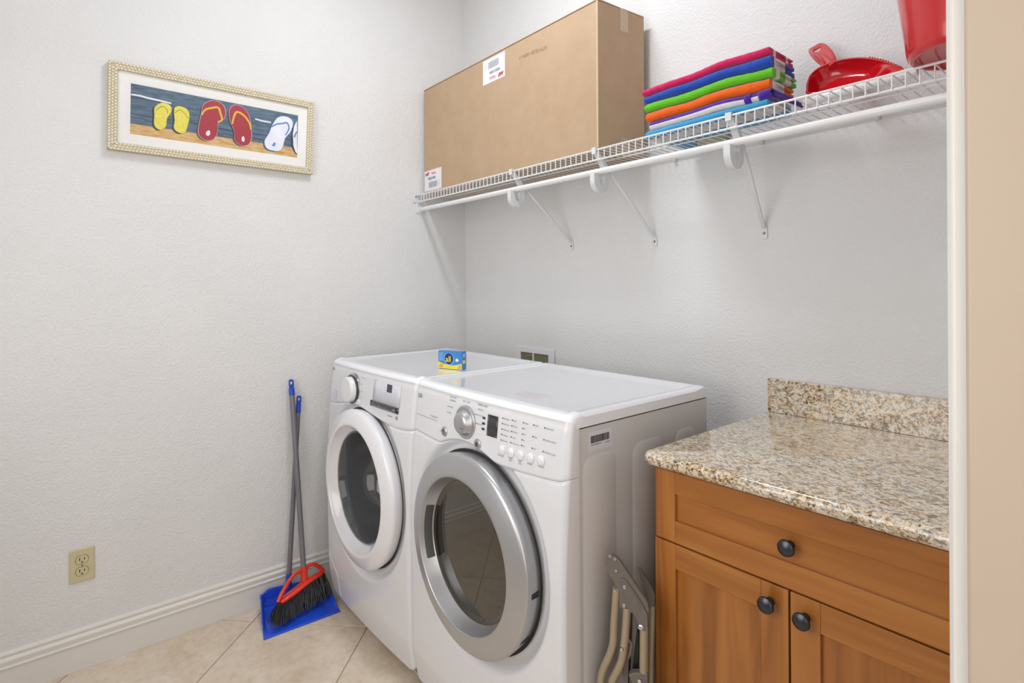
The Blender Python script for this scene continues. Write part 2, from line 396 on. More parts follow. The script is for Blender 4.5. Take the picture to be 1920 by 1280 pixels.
# ------------------------------------------------------------ washer and dryer
YB = -.208
ZS = [.04, .05, .08, .15, .35, .62, .80, .90, .965, .985]
YS = [-.79, -.796, -.801, -.812, -.816, -.816, -.806, -.796, -.789, -.783]
def ybow(z): return lerp(z, ZS, YS)
RC = .020
def face_y(x, z, x0, x1, door=None):
    t = (x - (x0 + x1) / 2) / ((x1 - x0) / 2)
    y = ybow(z) - .010 * (1 - t * t)
    e = min(x - x0, x1 - x)                 # rounded upright corners
    if e < RC: y += RC - math.sqrt(max(0, RC * RC - (RC - e) ** 2))
    if door:
        cx, cz, R = door; d = math.hypot(x - cx, z - cz)
        if d < R + .03: y += .024 * (1 - sm((d - R) / .03))
    return y
DRY_SEAM = ([.836, .849, .932, 1.003, 1.018, 1.035, 1.072, 1.108, 1.153, 1.192, 1.231, 1.268, 1.298, 1.352, 1.409, 1.464, 1.498, 1.523], [.8440, .8431, .8385, .8348, .8385, .8465, .8567, .8625, .8632, .8590, .8480, .8372, .8355, .8374, .8404, .8433, .8470, .8560])
WASH_SEAM = ([.148, .1635, .2248, .2986, .3621, .424, .4844, .5498, .6189, .6839, .7449, .7908, .834], [.824, .8245, .8300, .8430, .8511, .8527, .8490, .8405, .8315, .8262, .8250, .8276, .8345])
def seamz(x, x0, cx, w):
    # the seam under the control panel: level, humped over the door
    T_ = DRY_SEAM if x0 > .5 else WASH_SEAM
    return sum(lerp(x + d, *T_) for d in (-.008, -.004, 0, .004, .008)) / 5
def appliance(name, x0, label, cx, R, cz, hump, hw, printed):
    x1 = x0 + .686
    t = thing(name, (x0 + .343, -.50, 0), label, name.replace('_', ' '))
    # painted steel carcass with pressed side panels
    bx0, bx1, by0, bz0, bz1 = x0 + .003, x1 - .003, -.772, .022, .9635
    mb = MB().box(bx0, bx0 + .003, by0, YB, bz0, bz1).box(bx1 - .003, bx1, by0, YB, bz0, bz1).box(bx0 + .003, bx1 - .003, YB - .003, YB, bz0, bz1)
    mb.box(bx0 + .003, bx1 - .003, by0, YB - .003, bz0, bz0 + .003).box(bx0 + .003, bx1 - .003, by0, YB - .003, bz1 - .003, bz1)
    obj('body', mb, 'enamel_side', t)
    pr = MB()
    if name == 'dryer':
        for ya, yb_ in ((-.745, -.625), (-.56, -.425), (-.372, -.267)):
            pr.add(*pressed(x1 - .003, ya, yb_, .08, .895))
        obj('side_panel', pr, 'enamel_side', t)
    def panel(zlo, zhi, nm, nx, nz, door=None):
        m = MB()
        xs = [x0 + .0008 + (x1 - x0 - .0016) * (.5 - .5 * math.cos(pi * i / nx) * (1 if True else 1)) for i in range(nx + 1)] if False else None
        def fx(u):
            # denser samples at both rounded corners
            e = .06
            if u < e: return x0 + .0008 + RC * (u / e) ** 1.6
            if u > 1 - e: return x1 - .0008 - RC * ((1 - u) / e) ** 1.6
            return x0 + .0008 + RC + (x1 - x0 - .0016 - 2 * RC) * (u - e) / (1 - 2 * e)
        def fn(u, v):
            x = fx(u); a, b = zlo(x), zhi(x); z = a + (b - a) * v
            y = face_y(x, z, x0, x1, door)
            e = (z - a) if nm == 'control_panel' else min(z - a, b - z)
            if e < .005: y += .0042 * (1 - e / .005) ** 2
            return (x, y, z)
        m.grid(nx, nz, fn)
        if door:       # the door opening
            keep = [q for q in m.f if math.hypot(sum(m.v[w][0] for w in q) / 4 - door[0], sum(m.v[w][2] for w in q) / 4 - door[1]) > door[2] - .045]
            m.f = keep; m.m = [0] * len(keep)
        # return edges to the carcass
        n0 = len(m.v); nv = nz + 1
        m.v += [(p[0], -.758, p[2]) for p in m.v[:]]
        m_f = []
        for i in range(nx):
            for jj in (0, nz):
                a, b = i * nv + jj, (i + 1) * nv + jj; m_f.append((a, b, b + n0, a + n0))
        for jj in range(nz):
            for ii in (0, nx):
                a, b = ii * nv + jj, ii * nv + jj + 1; m_f.append((a, b, b + n0, a + n0))
        m.f += m_f; m.m += [0] * len(m_f)
        return obj(nm, m, 'enamel', t, recalc=True)
    sz = lambda x: seamz(x, x0, hump, hw)
    bot = lambda x: .045 + (.028 * (1 - min(1, min(x - x0, x1 - x) / .035)) ** 2)
    panel(bot, lambda x: sz(x) - .0004, 'front_panel', 120, 150, (cx, cz, R + .008))
    cp = panel(lambda x: sz(x) + .0004, lambda x: .9836, 'control_panel', 90, 26)
    # lid with raised rim and soft front roll
    L = MB()
    prof = [(-.786, .9835), (-.7855, .9900), (-.781, .9955), (-.772, .9985), (-.757, .9998), (-.748, .9985), (-.740, .9965), (-.30, .9965), (-.262, .9975), (YB - .030, 1.0015), (YB - .016, 1.0015), (YB - .010, .9985), (YB - .009, .9672)]
    def lid(u, v):
        i = v * (len(prof) - 1); i0 = min(int(i), len(prof) - 2); fr = i - i0
        y = prof[i0][0] * (1 - fr) + prof[i0 + 1][0] * fr; z = prof[i0][1] * (1 - fr) + prof[i0 + 1][1] * fr
        xx = x0 + .0005 + (x1 - x0 - .001) * u
        e = min(xx - x0, x1 - xx)
        if e < .012 and z > .97: z -= .006 * (1 - e / .012) ** 2
        if .024 < e < .04 and -.74 < y < -.25: z += .0015
        if e <= .024 and -.76 < y < -.24: z += .0035 * sm((e) / .01)
        if y < -.742:
            k_ = min(1, (-.742 - y) / .030); t_ = (xx - (x0 + x1) / 2) / ((x1 - x0) / 2); y -= k_ * .010 * (1 - t_ * t_)
            if e < RC: y += k_ * (RC - math.sqrt(max(0, RC * RC - (RC - e) ** 2)))
        return (xx, y, z)
    def remap(u):
        return [0, .004, .010, .018, .032, .040, .055, .064, .1][int(u)] if u < 9 else None
    us = [0, .004, .01, .017, .026, .034, .042, .058, .07] ; us = us + [.07 + .86 * i / 14 for i in range(1, 14)] + [1 - q for q in us[::-1]]
    npf = len(prof)
    L.add([lid(u, j / (npf - 1)) for u in us for j in range(npf)], [(i * npf + j, (i + 1) * npf + j, (i + 1) * npf + j + 1, i * npf + j + 1) for i in range(len(us) - 1) for j in range(npf - 1)])
    n = len(us)
    for ii in (0, n - 1):   # side skirts
        o = len(L.v); xx = lid(us[ii], 0)[0]
        top = [ii * npf + j for j in range(npf)]
        L.v += [(L.v[q][0], L.v[q][1], .9672 if L.v[q][1] > -.779 else .9835) for q in top]
        L.f += [(top[j], top[j + 1], o + j + 1, o + j) for j in range(npf - 1)]; L.m += [0] * (npf - 1)
        L.box(x0 + .006, x1 - .006, -.760, YB - .014, .9700, .9720)
    obj('lid', L, 'enamel_lid', t)
    obj('lid_seam', MB().box(x0 + .0042, x1 - .0042, -.764, YB - .002, .9632, .9690), 'seam', t)
    ft = MB()
    for fx_ in (x0 + .07, x1 - .07):
        for fy in (-.70, -.28):
            obj('foot', MB().lathe([(0, 0), (.022, 0), (.022, .008), (.012, .012), (.012, .023), (0, .023)], (fx_, fy, 0), n=16), 'rubber', t)
    return t
def pressed(x, ya, yb, za, zb):
    r0 = rrect(ya, yb, za, zb, .035, 6); r1 = rrect(ya + .006, yb - .006, za + .006, zb - .006, .029, 6)
    n = len(r0); v = [(x - .0002, a, b) for a, b in r0] + [(x + .0018, a, b) for a, b in r1] + [(x + .0028, ya / 2 + yb / 2 + (a - (ya + yb) / 2) * .96, b) for a, b in r1]
    f = [(i, (i + 1) % n, n + (i + 1) % n, n + i) for i in range(n)] + [tuple(range(n, 2 * n))]
    return v[:2 * n], f

XW, XD = .148, .836
dryer = appliance('dryer', XD, 'white front loading dryer with a silver ringed door, beside the granite counter', 1.179, .268, .583, 1.115, .10, True)
washer = appliance('washer', XW, 'white front loading washing machine with a white ringed door, against the left wall', .491, .288, .566, .40, .13, True)

def fy(x, z, x0): return face_y(x, z, x0, x0 + .686)
# --- dryer door: silver ring, inner bezel, bowl of smoked glass
dc = (1.179, 0, .583)
dd = MB().lathe([(.250, -.775), (.257, -.800), (.2610, -.832), (.2620, -.8400), (.2612, -.8455), (.2580, -.8490), (.2520, -.8515), (.232, -.8570), (.212, -.8630), (.2035, -.8645), (.2010, -.8640), (.1995, -.8620)], dc, 'y', 96)
door = obj('door', dd, 'silver', dryer)
obj('bezel', MB().lathe([(.1995, -.8620), (.1982, -.858), (.1925, -.842), (.1868, -.828), (.1850, -.8245)], dc, 'y', 96), 'silver', door, label='sloping silver inner bezel')
# window: convex smoked glass bowl in front of the dark drum
gl = MB().lathe([(.1856, -.8235), (.1835, -.8240), (.1790, -.8225), (.1740, -.8190), (.1715, -.8184), (.1695, -.8182), (.160, -.8182)], dc, 'y', 64)
gl.add([(dc[0] + .160 * math.cos(2 * pi * i / 64), -.8182, dc[2] + .160 * math.sin(2 * pi * i / 64)) for i in range(64)], [tuple(range(64))])
obj('window', gl, 'glass_dark', door, solid=.003, label='smoked round glass')
obj('window_seal', MB().lathe([(.1845, -.8225), (.181, -.812), (.176, -.79), (.17, -.777)], dc, 'y', 64), 'rubber', door)
# hand grip pocket and hinge slots
def arcband(c, r0, r1, a0, a1, y0, y1, n=14, slope=0):
    m = MB(); v = []
    for i in range(n + 1):
        a = a0 + (a1 - a0) * i / n
        for r, y in ((r0, y0), (r1, y0 - slope), (r1, y1 - slope), (r0, y1)): v.append((c[0] + r * math.cos(a), y, c[2] + r * math.sin(a)))
    f = [(0, 1, 2, 3), tuple(4 * n + q for q in (3, 2, 1, 0))]
    for i in range(n):
        for q in range(4): f.append((4 * i + q, 4 * i + (q + 1) % 4, 4 * i + 4 + (q + 1) % 4, 4 * i + 4 + q))
    return m.add(v, f)
obj('grip', arcband(dc, .1868, .1958, pi - .40, pi + .43, -.8290, -.8225, slope=.0225), 'rubber', door, bevel=.002, label='dark finger grip pocket in the bezel')
obj('grip', arcband(dc, .1735, .1825, pi - .42, pi + .44, -.8262, -.8225), 'drum_dark', door, bevel=.002, label='dark grip plate behind the glass edge')
for a in (-.05, -.56):
    obj('hinge_slot', arcband(dc, .250, .2618, a - .024, a + .024, -.836, -.812), 'seam', door)
obj('door_gap', MB().lathe([(.250, -.8046), (.2665, -.8046)], dc, 'y', 64), 'seam', dryer)  # dark ring put in for the shade in the gap round the door
obj('drum', MB().lathe([(.172, -.776), (.172, -.30), (.0001, -.30)], dc, 'y', 48).lathe([(.262, -.7745), (.172, -.7745)], dc, 'y', 48), 'drum_dark', dryer)

# --- washer door
wc = (.491, 0, .566)
wd = MB().lathe([(.270, -.775), (.277, -.800), (.2820, -.822), (.2838, -.832), (.2815, -.8400), (.2740, -.8462), (.258, -.8520), (.240, -.8575), (.232, -.8590), (.2280, -.8580), (.2255, -.8540)], wc, 'y', 96)
wdoor = obj('door', wd, 'plastic_w', washer)
obj('bezel', MB().lathe([(.2255, -.854), (.223, -.848), (.208, -.831), (.2005, -.822)], wc, 'y', 96), 'plastic_w', wdoor)
bowl = MB().lathe([(.2015, -.8225), (.1975, -.826), (.194, -.820), (.188, -.78), (.170, -.70), (.135, -.655), (.07, -.63), (.0001, -.625)], wc, 'y', 64)
obj('window', bowl, 'glass_clear', wdoor, solid=.004, label='clear deep glass bowl')
obj('gasket', MB().lathe([(.2, -.820), (.203, -.79), (.2, -.765), (.196, -.72), (.2, -.66), (.19, -.64), (.2, -.60), (.185, -.585)], wc, 'y', 64), 'rubber', washer)
dr = MB().lathe([(.185, -.585), (.235, -.57), (.240, -.55), (.240, -.26), (.232, -.248)], wc, 'y', 64)
obj('drum', dr, 'steel', washer)
obj('drum_rim', MB().lathe([(.181 + .0035 * math.cos(2 * pi * i / 10), -.668 + .0035 * math.sin(2 * pi * i / 10)) for i in range(11)], wc, 'y', 64), 'chrome', washer, label='bright ring at the drum mouth')
obj('drum_back', MB().lathe([(.232, -.248), (.17, -.252), (.16, -.262), (.06, -.262), (.05, -.275), (.0001, -.277)], wc, 'y', 64), 'drum_dark', washer)
bh = MB()
for rr, nn in ((.085, 16), (.105, 20), (.125, 24), (.145, 28), (.185, 36), (.205, 40)):
    for k_ in range(nn):
        a = 2 * pi * k_ / nn; bh.add([(wc[0] + rr * math.cos(a) + .0035 * math.cos(w), -.2635 if rr < .16 else -.2535, wc[2] + rr * math.sin(a) + .0035 * math.sin(w)) for w in (0, pi / 3, 2 * pi / 3, pi, 4 * pi / 3, 5 * pi / 3)], [tuple(range(6))])
o = obj('drum_studs', bh, 'steel', washer, recalc=False); o['kind'] = 'stuff'
hol = MB()
for k_ in range(40):
    for q in range(5):
        a = 2 * pi * k_ / 40 + (q % 2) * .08; y = -.53 + q * .06
        c = Vector((wc[0] + .2392 * math.cos(a), y, wc[2] + .2392 * math.sin(a))); tx = Vector((-math.sin(a), 0, math.cos(a)))
        hol.add([c + tx * .004 * math.cos(w) + Vector((0, .004 * math.sin(w), 0)) for w in (0, pi / 3, 2 * pi / 3, pi, 4 * pi / 3, 5 * pi / 3)], [tuple(range(6))])
obj('door_gap', MB().lathe([(.270, -.8046), (.2865, -.8046)], wc, 'y', 64), 'seam', washer)  # shade round the washer door, likewise laid in as a dark ring
o = obj('drum_holes', hol, 'drum_dark', washer, recalc=False); o['kind'] = 'stuff'
for k_ in range(3):
    a = 2 * pi * k_ / 3 + .5
    c = Vector((wc[0] + .218 * math.cos(a), 0, wc[2] + .218 * math.sin(a)))
    obj('drum_paddle', MB().tube([(c.x, -.53, c.z), (c.x, -.30, c.z)], [.022, .016], 8), 'steel', washer)

# ---------- control panels
def on(x, z, x0, lift=.0006): return (x, fy(x, z, x0) - lift, z)
UX, UZ = (1, 0, 0), (0, 0, 1)
def ptext(mb, s, x, z, size, x0, squeeze=1, bold=0, align='LEFT'):
    y = min(fy(x, z, x0), fy(x + .03, z, x0)) - .0012
    return textmb(s, size, (x, y, z), UX, UZ, .0, mb, squeeze=squeeze, bold=bold, align=align)
def disc(mb, x, z, r, x0, h=.003, n=24, mi=0):
    y = fy(x, z, x0); return mb.lathe([(r, 0.002), (r, -h * .6), (r * .85, -h), (.0001, -h)], (x, y, z), 'y', n, mi)
def plate(x0_, x1_, z0, z1, x0, t_=.0012, lift=.0):
    # a thin plate following the bowed face
    m = MB(); n = 8
    m.grid(n, 2, lambda u, v: (x0_ + (x1_ - x0_) * u, fy(x0_ + (x1_ - x0_) * u, z0 + (z1 - z0) * v, x0) - t_ - lift, z0 + (z1 - z0) * v))
    return m
# dryer controls
kx, kz = 1.133, .917; ky = fy(kx, kz, XD)
obj('dial', MB().lathe([(.047, .003), (.047, -.003), (.0445, -.0055), (.040, -.006), (.037, -.005), (.034, -.0075), (.031, -.018), (.027, -.0225), (.018, -.0245), (.0001, -.025)], (kx, ky, kz), 'y', 48), 'silver', dryer, label='large silver cycle dial')
obj('dial_mark', MB().prism(rrect(kx + .004, kx + .020, kz - .012, kz - .0095, .001, 2), ky - .0252, ky - .0242, 'y'), 'grey_print', dryer)
for bx_, bz_, g_ in ((1.030, .872, 1), (1.196, .871, 2)):
    y = fy(bx_, bz_, XD)
    obj('button', MB().lathe([(.0145, .002), (.0145, -.002), (.012, -.0045), (.0001, -.0052)], (bx_, y, bz_), 'y', 28), 'silver', dryer, label='round silver ' + ('power' if g_ == 1 else 'start pause') + ' button')
pm = MB()
pm.lathe([(.0055, 0), (.0068, 0)], (1.030, fy(1.030, .872, XD) - .0056, .872), 'y', 20)
pm.box(1.0292, 1.0308, fy(1.03, .872, XD) - .0060, fy(1.03, .872, XD) - .0052, .872, .880)
for q in (-.0035, .0015): pm.box(1.196 + q, 1.196 + q + .002, fy(1.196, .871, XD) - .0062, fy(1.196, .871, XD) - .0052, .866, .877)
obj('button_symbols', pm, 'dark_print', dryer)
for i, (bx_, bz_) in enumerate(((1.299, .8775), (1.334, .8785), (1.369, .8800), (1.4045, .8810), (1.440, .8830))):
    obj('button', MB().lathe([(.0125, .002), (.0125, -.003), (.0105, -.0055), (.006, -.0068), (.0001, -.007)], (bx_, fy(bx_, bz_, XD), bz_), 'y', 24), 'plastic_w', dryer, label='round white option button')
obj('display', plate(1.232, 1.274, .902, .957, XD, .0016), 'black_gloss', dryer, solid=.001, label='dark upright display window')
dg = MB(); 
for zz in (.944, .9295, .915):
    dg.add(*[plate(1.209, 1.221, zz - .003, zz + .003, XD, .0016).v, plate(1.209, 1.221, zz - .003, zz + .003, XD, .0016).f])
obj('indicator_light', dg, 'dark_print', dryer)
tx = MB()
ptext(tx, '(LG', .858, .948, .017, XD, .9, .0004)
for s, x, z, sz in (('Drying System', .945, .902, .007), ('COTTON/', 1.042, .973, .0075), ('NORMAL', 1.046, .964, .0075), ('EASY CARE', 1.112, .971, .0065), ('DELICATES', 1.035, .945, .006), ('TOWELS', 1.035, .928, .006),
    ('TIMED DRY', 1.180, .972, .009), ('MANUAL', 1.186, .961, .006), ('HEAVY DUTY', 1.172, .945, .006), ('RAPID DRY', 1.180, .922, .006),
    ('ON/OFF', 1.004, .869, .0045), ('LESS TIME', 1.283, .861, .0055), ('MORE', 1.325, .863, .0055), ('TIME', 1.325, .857, .0055), ('TEMP.', 1.360, .864, .0055), ('CTRL', 1.361, .858, .0055), ('SIGNAL', 1.393, .865, .0055), ('OPTION', 1.430, .867, .0055)):
    ptext(tx, s, x, z, sz, XD)
rows = [['ANTI BAC', 'HIGH', 'MORE', 'HIGH', 'DAMP DRY'], ['VERY DRY', 'MED HI', '50', '', ''], ['MORE DRY', 'MEDIUM', '40', 'MED', 'CUSTOM PROG'], ['NORMAL', 'LOW', '30', '', ''], ['LESS DRY', 'ULTRA LOW', '20', 'OFF', 'WRINKLE CARE']]
dots = MB()
for r_, row in enumerate(rows):
    for c_, s in enumerate(row):
        if not s: continue
        x = (1.292, 1.329, 1.370, 1.407, 1.444)[c_]; z = .957 - r_ * .0138 + (.001 * c_)
        if c_ >= 3: z = .957 - r_ * .0138 + .003
        ptext(tx, s, x + .004, z - .002, .0052, XD)
        y = fy(x, z, XD) - .001; dots.box(x - .0015, x + .0015, y - .0005, y, z - .0015, z + .0015)
obj('lettering', tx, 'grey_print', dryer, smooth=False, recalc=False)
obj('indicator_dots', dots, 'dark_print', dryer, smooth=False)
obj('badge_line', plate(.855, .985, .8935, .8945, XD, .001), 'grey_print', dryer, smooth=False)
# notice printed on the lid, sticker on the side
lt = MB()
for i, (s, x, y) in enumerate((('Caution: do not place hot items', 1.235, -.655), ('Read the manual before use', 1.245, -.672), ('Keep children away from door', 1.24, -.689), ('No weight on open door', 1.25, -.706))):
    textmb(s, .0075, (x - .02, y, .9975), (1, 0, 0), (0, 1, 0), .0, lt)
obj('notice', lt, 'pink_print', dryer, smooth=False, recalc=False, label='faint red notice printed on the lid')
st = MB().box(1.5190, 1.5196, -.722, -.640, .905, .951)
obj('sticker', st, 'enamel', dryer, label='pale bar code sticker on the side')
bc = MB(); xx = -.717
while xx < -.652:
    w = random.choice((.0008, .0012, .0018)); bc.box(1.5196, 1.5200, xx, xx + w, .924, .941); xx += w + random.choice((.0008, .0012))
textmb('012KWQN00394', .005, (1.5199, -.717, .918), (0, 1, 0), UZ, .0002, bc)
textmb('DC2R', .006, (1.5199, -.664, .916), (0, 1, 0), UZ, .0002, bc)
obj('bar_code', bc, 'dark_print', dryer, smooth=False, recalc=False)

# washer controls
kx, kz = .391, .909; ky = fy(kx, kz, XW)
obj('dial_ring', MB().lathe([(.060, .002), (.060, -.003), (.056, -.0045), (.0001, -.004)], (kx, ky, kz), 'y', 48), 'chrome', washer, label='bright ring round the dial')
obj('dial_skirt', MB().lathe([(.0545, -.004), (.0545, -.009), (.050, -.010), (.0001, -.010)], (kx, ky, kz), 'y', 48), 'black_gloss', washer)
obj('dial', MB().lathe([(.048, -.009), (.047, -.026), (.044, -.030), (.0001, -.031)], (kx, ky, kz), 'y', 48), 'plastic_w', washer, label='white cycle dial')
# detergent drawer pull: a flat plate, the scoop's shade put into a grey face
dp = [(.163, .893), (.246, .885), (.240, .846), (.222, .838), (.180, .853), (.168, .862)]
sh = MB(); cxx = sum(p[0] for p in dp) / 6; czz = sum(p[1] for p in dp) / 6
outer = [(a, fy(a, b, XW) - .0008, b) for a, b in dp]; inner = [(cxx + (a - cxx) * .86, fy(a, b, XW) - .0007, czz + (b - czz) * .84) for a, b in dp]
obj('drawer_pull', MB().hull((outer, [(p[0], p[1] + .004, p[2]) for p in outer])), 'plastic_w', washer, bevel=.0006)
obj('drawer_recess', MB().add([(p[0], p[1] - .0008, p[2]) for p in inner], [tuple(range(6))]), 'panel_grey', washer, smooth=False, label='shaded grey finger recess')
obj('display', plate(.560, .748, .891, .967, XW, .0012), 'panel_grey', washer, solid=.0008, label='pale grey touch display')
obj('display_bar', plate(.546, .744, .872, .892, XW, .0018), 'black_gloss', washer, solid=.0008, label='black bar under the touch display')
obj('display_digits', plate(.658, .692, .935, .962, XW, .0022), 'black_gloss', washer, label='small black digit window')
wt = MB()
for s, x, z, sz in (('Normal', .352, .978, .006), ('Cotton', .340, .958, .006), ('Bright Whites', .455, .958, .006), ('Towels', .455, .934, .006), ('Perm. Press', .452, .909, .006), ('Delicates', .452, .884, .006),
                    ('Power', .326, .870, .005), ('Steam', .327, .905, .0045), ('Cycle', .330, .930, .0045), ('Start/Pause', .440, .857, .005)):
    ptext(wt, s, x, z, sz, XW)
for i in range(5):
    for j in range(4):
        ptext(wt, random.choice(('Hot', 'Warm', 'Cold', 'High', 'Low', 'Extra', 'Light')), .568 + i * .034, .902 + j * .015, .0048, XW)
obj('lettering', wt, 'mid_print', washer, smooth=False, recalc=False)
wt = MB(); ptext(wt, '(LG', .165, .958, .014, XW, .9, .0004); ptext(wt, 'DirectDrive', .675, .856, .007, XW); ptext(wt, '10', .728, .853, .017, XW, .8, .0003)
obj('logo', wt, 'dark_print', washer, smooth=False, recalc=False)
wb = MB()
for i, s in enumerate(('II', 'O', 'X', 'START')): ptext(wb, s, .565 + i * .047, .879, .007, XW)
wb.v = [(p[0], p[1] - .0014, p[2]) for p in wb.v]
obj('key_symbols', wb, 'detwhite', washer, smooth=False, recalc=False)
for bx_, bz_ in ((.333, .880), (.446, .868)):
    obj('button', MB().prism(rrect(bx_ - .010, bx_ + .010, bz_ - .009, bz_ + .009, .004), fy(bx_, bz_, XW) - .003, fy(bx_, bz_, XW) + .002, 'y'), 'plastic_w', washer, bevel=.001)
# drain filter flap low on the left
fl = [(.167, .205), (.262, .150), (.262, .062), (.192, .062), (.168, .10)]
obj('filter_flap', MB().hull(([(a, fy(a, b, XW) - .002, b) for a, b in fl], [(a, fy(a, b, XW) + .004, b) for a, b in fl])), 'enamel', washer, bevel=.0012)

# ------------------------------------------------------------ detergent box on the washer lid
# front faces the camera side; base point on lid
db = thing('detergent_box', (.71, -.565, .9970), 'small blue and yellow detergent carton marked all, standing on the washer lid', 'detergent box')
ang = math.radians(20)
E2 = Vector((math.cos(ang), math.sin(ang), 0)); KW = .1056 / .0815; N2 = Vector((math.sin(ang), -math.cos(ang), 0))   # width dir, front normal
O2 = Vector((.6636, -.5947, .9970))
Wd, Hd, Dd = .1056, .0655, .028
def D3(a, h, d=0.0, k=1): return O2 + E2 * a * k + Vector((0, 0, h)) - N2 * d
obj('carton', MB().add([D3(a, h, d) for a in (0, Wd) for h in (0, Hd) for d in (0, Dd)], [(0, 1, 3, 2), (4, 6, 7, 5), (0, 4, 5, 1), (2, 3, 7, 6), (0, 2, 6, 4), (1, 5, 7, 3)]), 'detblue', db, bevel=.0008)
def dpoly(name, pts, mat, lift, label=None):
    obj(name, MB().add([D3(a, h, -lift, KW) for a, h in pts], [tuple(range(len(pts)))]), mat, db, smooth=False, recalc=False, label=label)
wave = [(0, .001), (Wd / KW, .001), (Wd / KW, .0225)] + [(Wd / KW * (1 - i / 10), .0225 - .010 * math.sin(pi * min(1, i / 10 * 1.02)) + .003 * i / 10) for i in range(1, 10)] + [(0, .0265)]
dpoly('yellow_band', wave, 'detyel', .0005)
dpoly('orange_patch', [(.001, .006), (.014, .004), (.020, .014), (.008, .019)], 'detorange', .0006); dpoly('orange_patch', [(.066, .003), (.080, .004), (.080, .018), (.071, .016)], 'detorange', .0006)
def circ(cx, cz, r, n=28, sx=1): return [(cx + sx * r * math.cos(2 * pi * i / n), cz + r * math.sin(2 * pi * i / n)) for i in range(n)]
dpoly('logo_halo', circ(.0375, .0365, .0225, sx=.78), 'detpale', .0007); dpoly('logo_disc', circ(.0375, .0375, .0205, sx=.74), 'detdk', .0009)
for i in range(5): dpoly('text_line', [(.003, .055 - i * .0062), (.018, .055 - i * .0062), (.018, .0575 - i * .0062), (.003, .0575 - i * .0062)], 'detpale', .0007)
dpoly('seal', [(.060, .029), (.070, .029), (.0705, .036), (.066, .040), (.061, .038)], 'detwhite', .0007)
lm = MB(); textmb('all', .030, D3(.0335, .0265), E2, UZ, .0013, lm, squeeze=.98, bold=.0004)
obj('logo_lettering', lm, 'detyel', db, smooth=False, recalc=False)
lm = MB(); textmb('oxi-active', .0065, D3(.036, .0065), E2, UZ, .0009, lm)
obj('band_lettering', lm, 'detorange', db, smooth=False, recalc=False)
sp = MB()
def side(a0, a1, h0, h1, mat, nm): obj(nm, MB().add([D3(Wd + .0005, h, d) for d, h in ((a0, h0), (a1, h0), (a1, h1), (a0, h1))], [(0, 1, 2, 3)]), mat, db, smooth=False, recalc=False)
side(.006, .020, .044, .058, 'detpale', 'side_print'); side(.004, .021, .022, .034, 'detyel', 'side_print')

# ------------------------------------------------------------ laundry outlet box in the wall
ob = thing('laundry_outlet_box', (.54, 0, .93), 'white recessed laundry valve box with two openings, low on the wall behind the washer', 'outlet box')
X0, X1, Z0, Z1 = .414, .672, .90, 1.017
fr = MB()
fr.box(X0, X1, -.006, -.0005, .9925, Z1).box(X0, .447, -.006, -.0005, Z0, .9925).box(.634, X1, -.006, -.0005, Z0, .9925).box(.530, .538, -.006, -.0005, Z0, .9925).box(.447, .634, -.006, -.0005, Z0, .93)
obj('face_plate', fr, 'plastic_w', ob, bevel=.001)
obj('recess', MB().box(.447, .530, -.0018, -.0004, .93, .9925).box(.538, .634, -.0018, -.0004, .93, .9925), simple('olive_shadowed_recess', '77735a', .8), ob)  # flat faces, shade inside the openings put into the olive colour
obj('valve_handle', MB().tube([(.490, -.003, .976), (.524, -.0035, .981)], .0022, 8), 'grout', ob)

# ------------------------------------------------------------ granite counter, splash and cabinet
CT, CB, CF, CL = .912, .880, -.638, 1.604
ct = thing('countertop', (1.96, -.32, CB), 'speckled gold and black granite worktop on the wooden cabinet', 'countertop')
XE = XR - .002
Cm = MB()
prof = []   # rounded front and left edge: section offsets (inset, z)
for i in range(9):
    a = -pi / 2 + pi * i / 8 * 1.0
    prof.append((.014 - .014 * math.cos(a), (CT + CB) / 2 + .016 * math.sin(a)))
def ring(ins, z):
    r = .012; x0_, y0_ = CL + ins, CF + ins; r = max(.004, .022 - ins)
    pts = [(XE, y0_, z)]
    for i in range(7):
        a = -pi / 2 - i / 6 * pi / 2; pts.append((x0_ + r + r * math.cos(a), y0_ + r + r * math.sin(a), z))
    pts += [(x0_, -.001, z), (XE, -.001, z)]
    return pts
rings = [ring(i, z) for i, z in prof]; n = len(rings[0])
vs = [p for r_ in rings for p in r_]; fs = [(q * n + i, q * n + (i + 1) % n, (q + 1) * n + (i + 1) % n, (q + 1) * n + i) for q in range(len(rings) - 1) for i in range(n)]
fs += [tuple(range(n))[::-1], tuple(range((len(rings) - 1) * n, len(rings) * n))]
obj('slab', Cm.add(vs, fs), 'granite', ct)
bs = obj('backsplash', MB().box(1.613, XE, -.0215, -.001, CT + .0002, 1.0125), 'granite', base=(1.96, -.011, CT), bevel=.0012)
tag(bs, 'upright granite splash strip standing along the wall at the back of the worktop', 'backsplash')

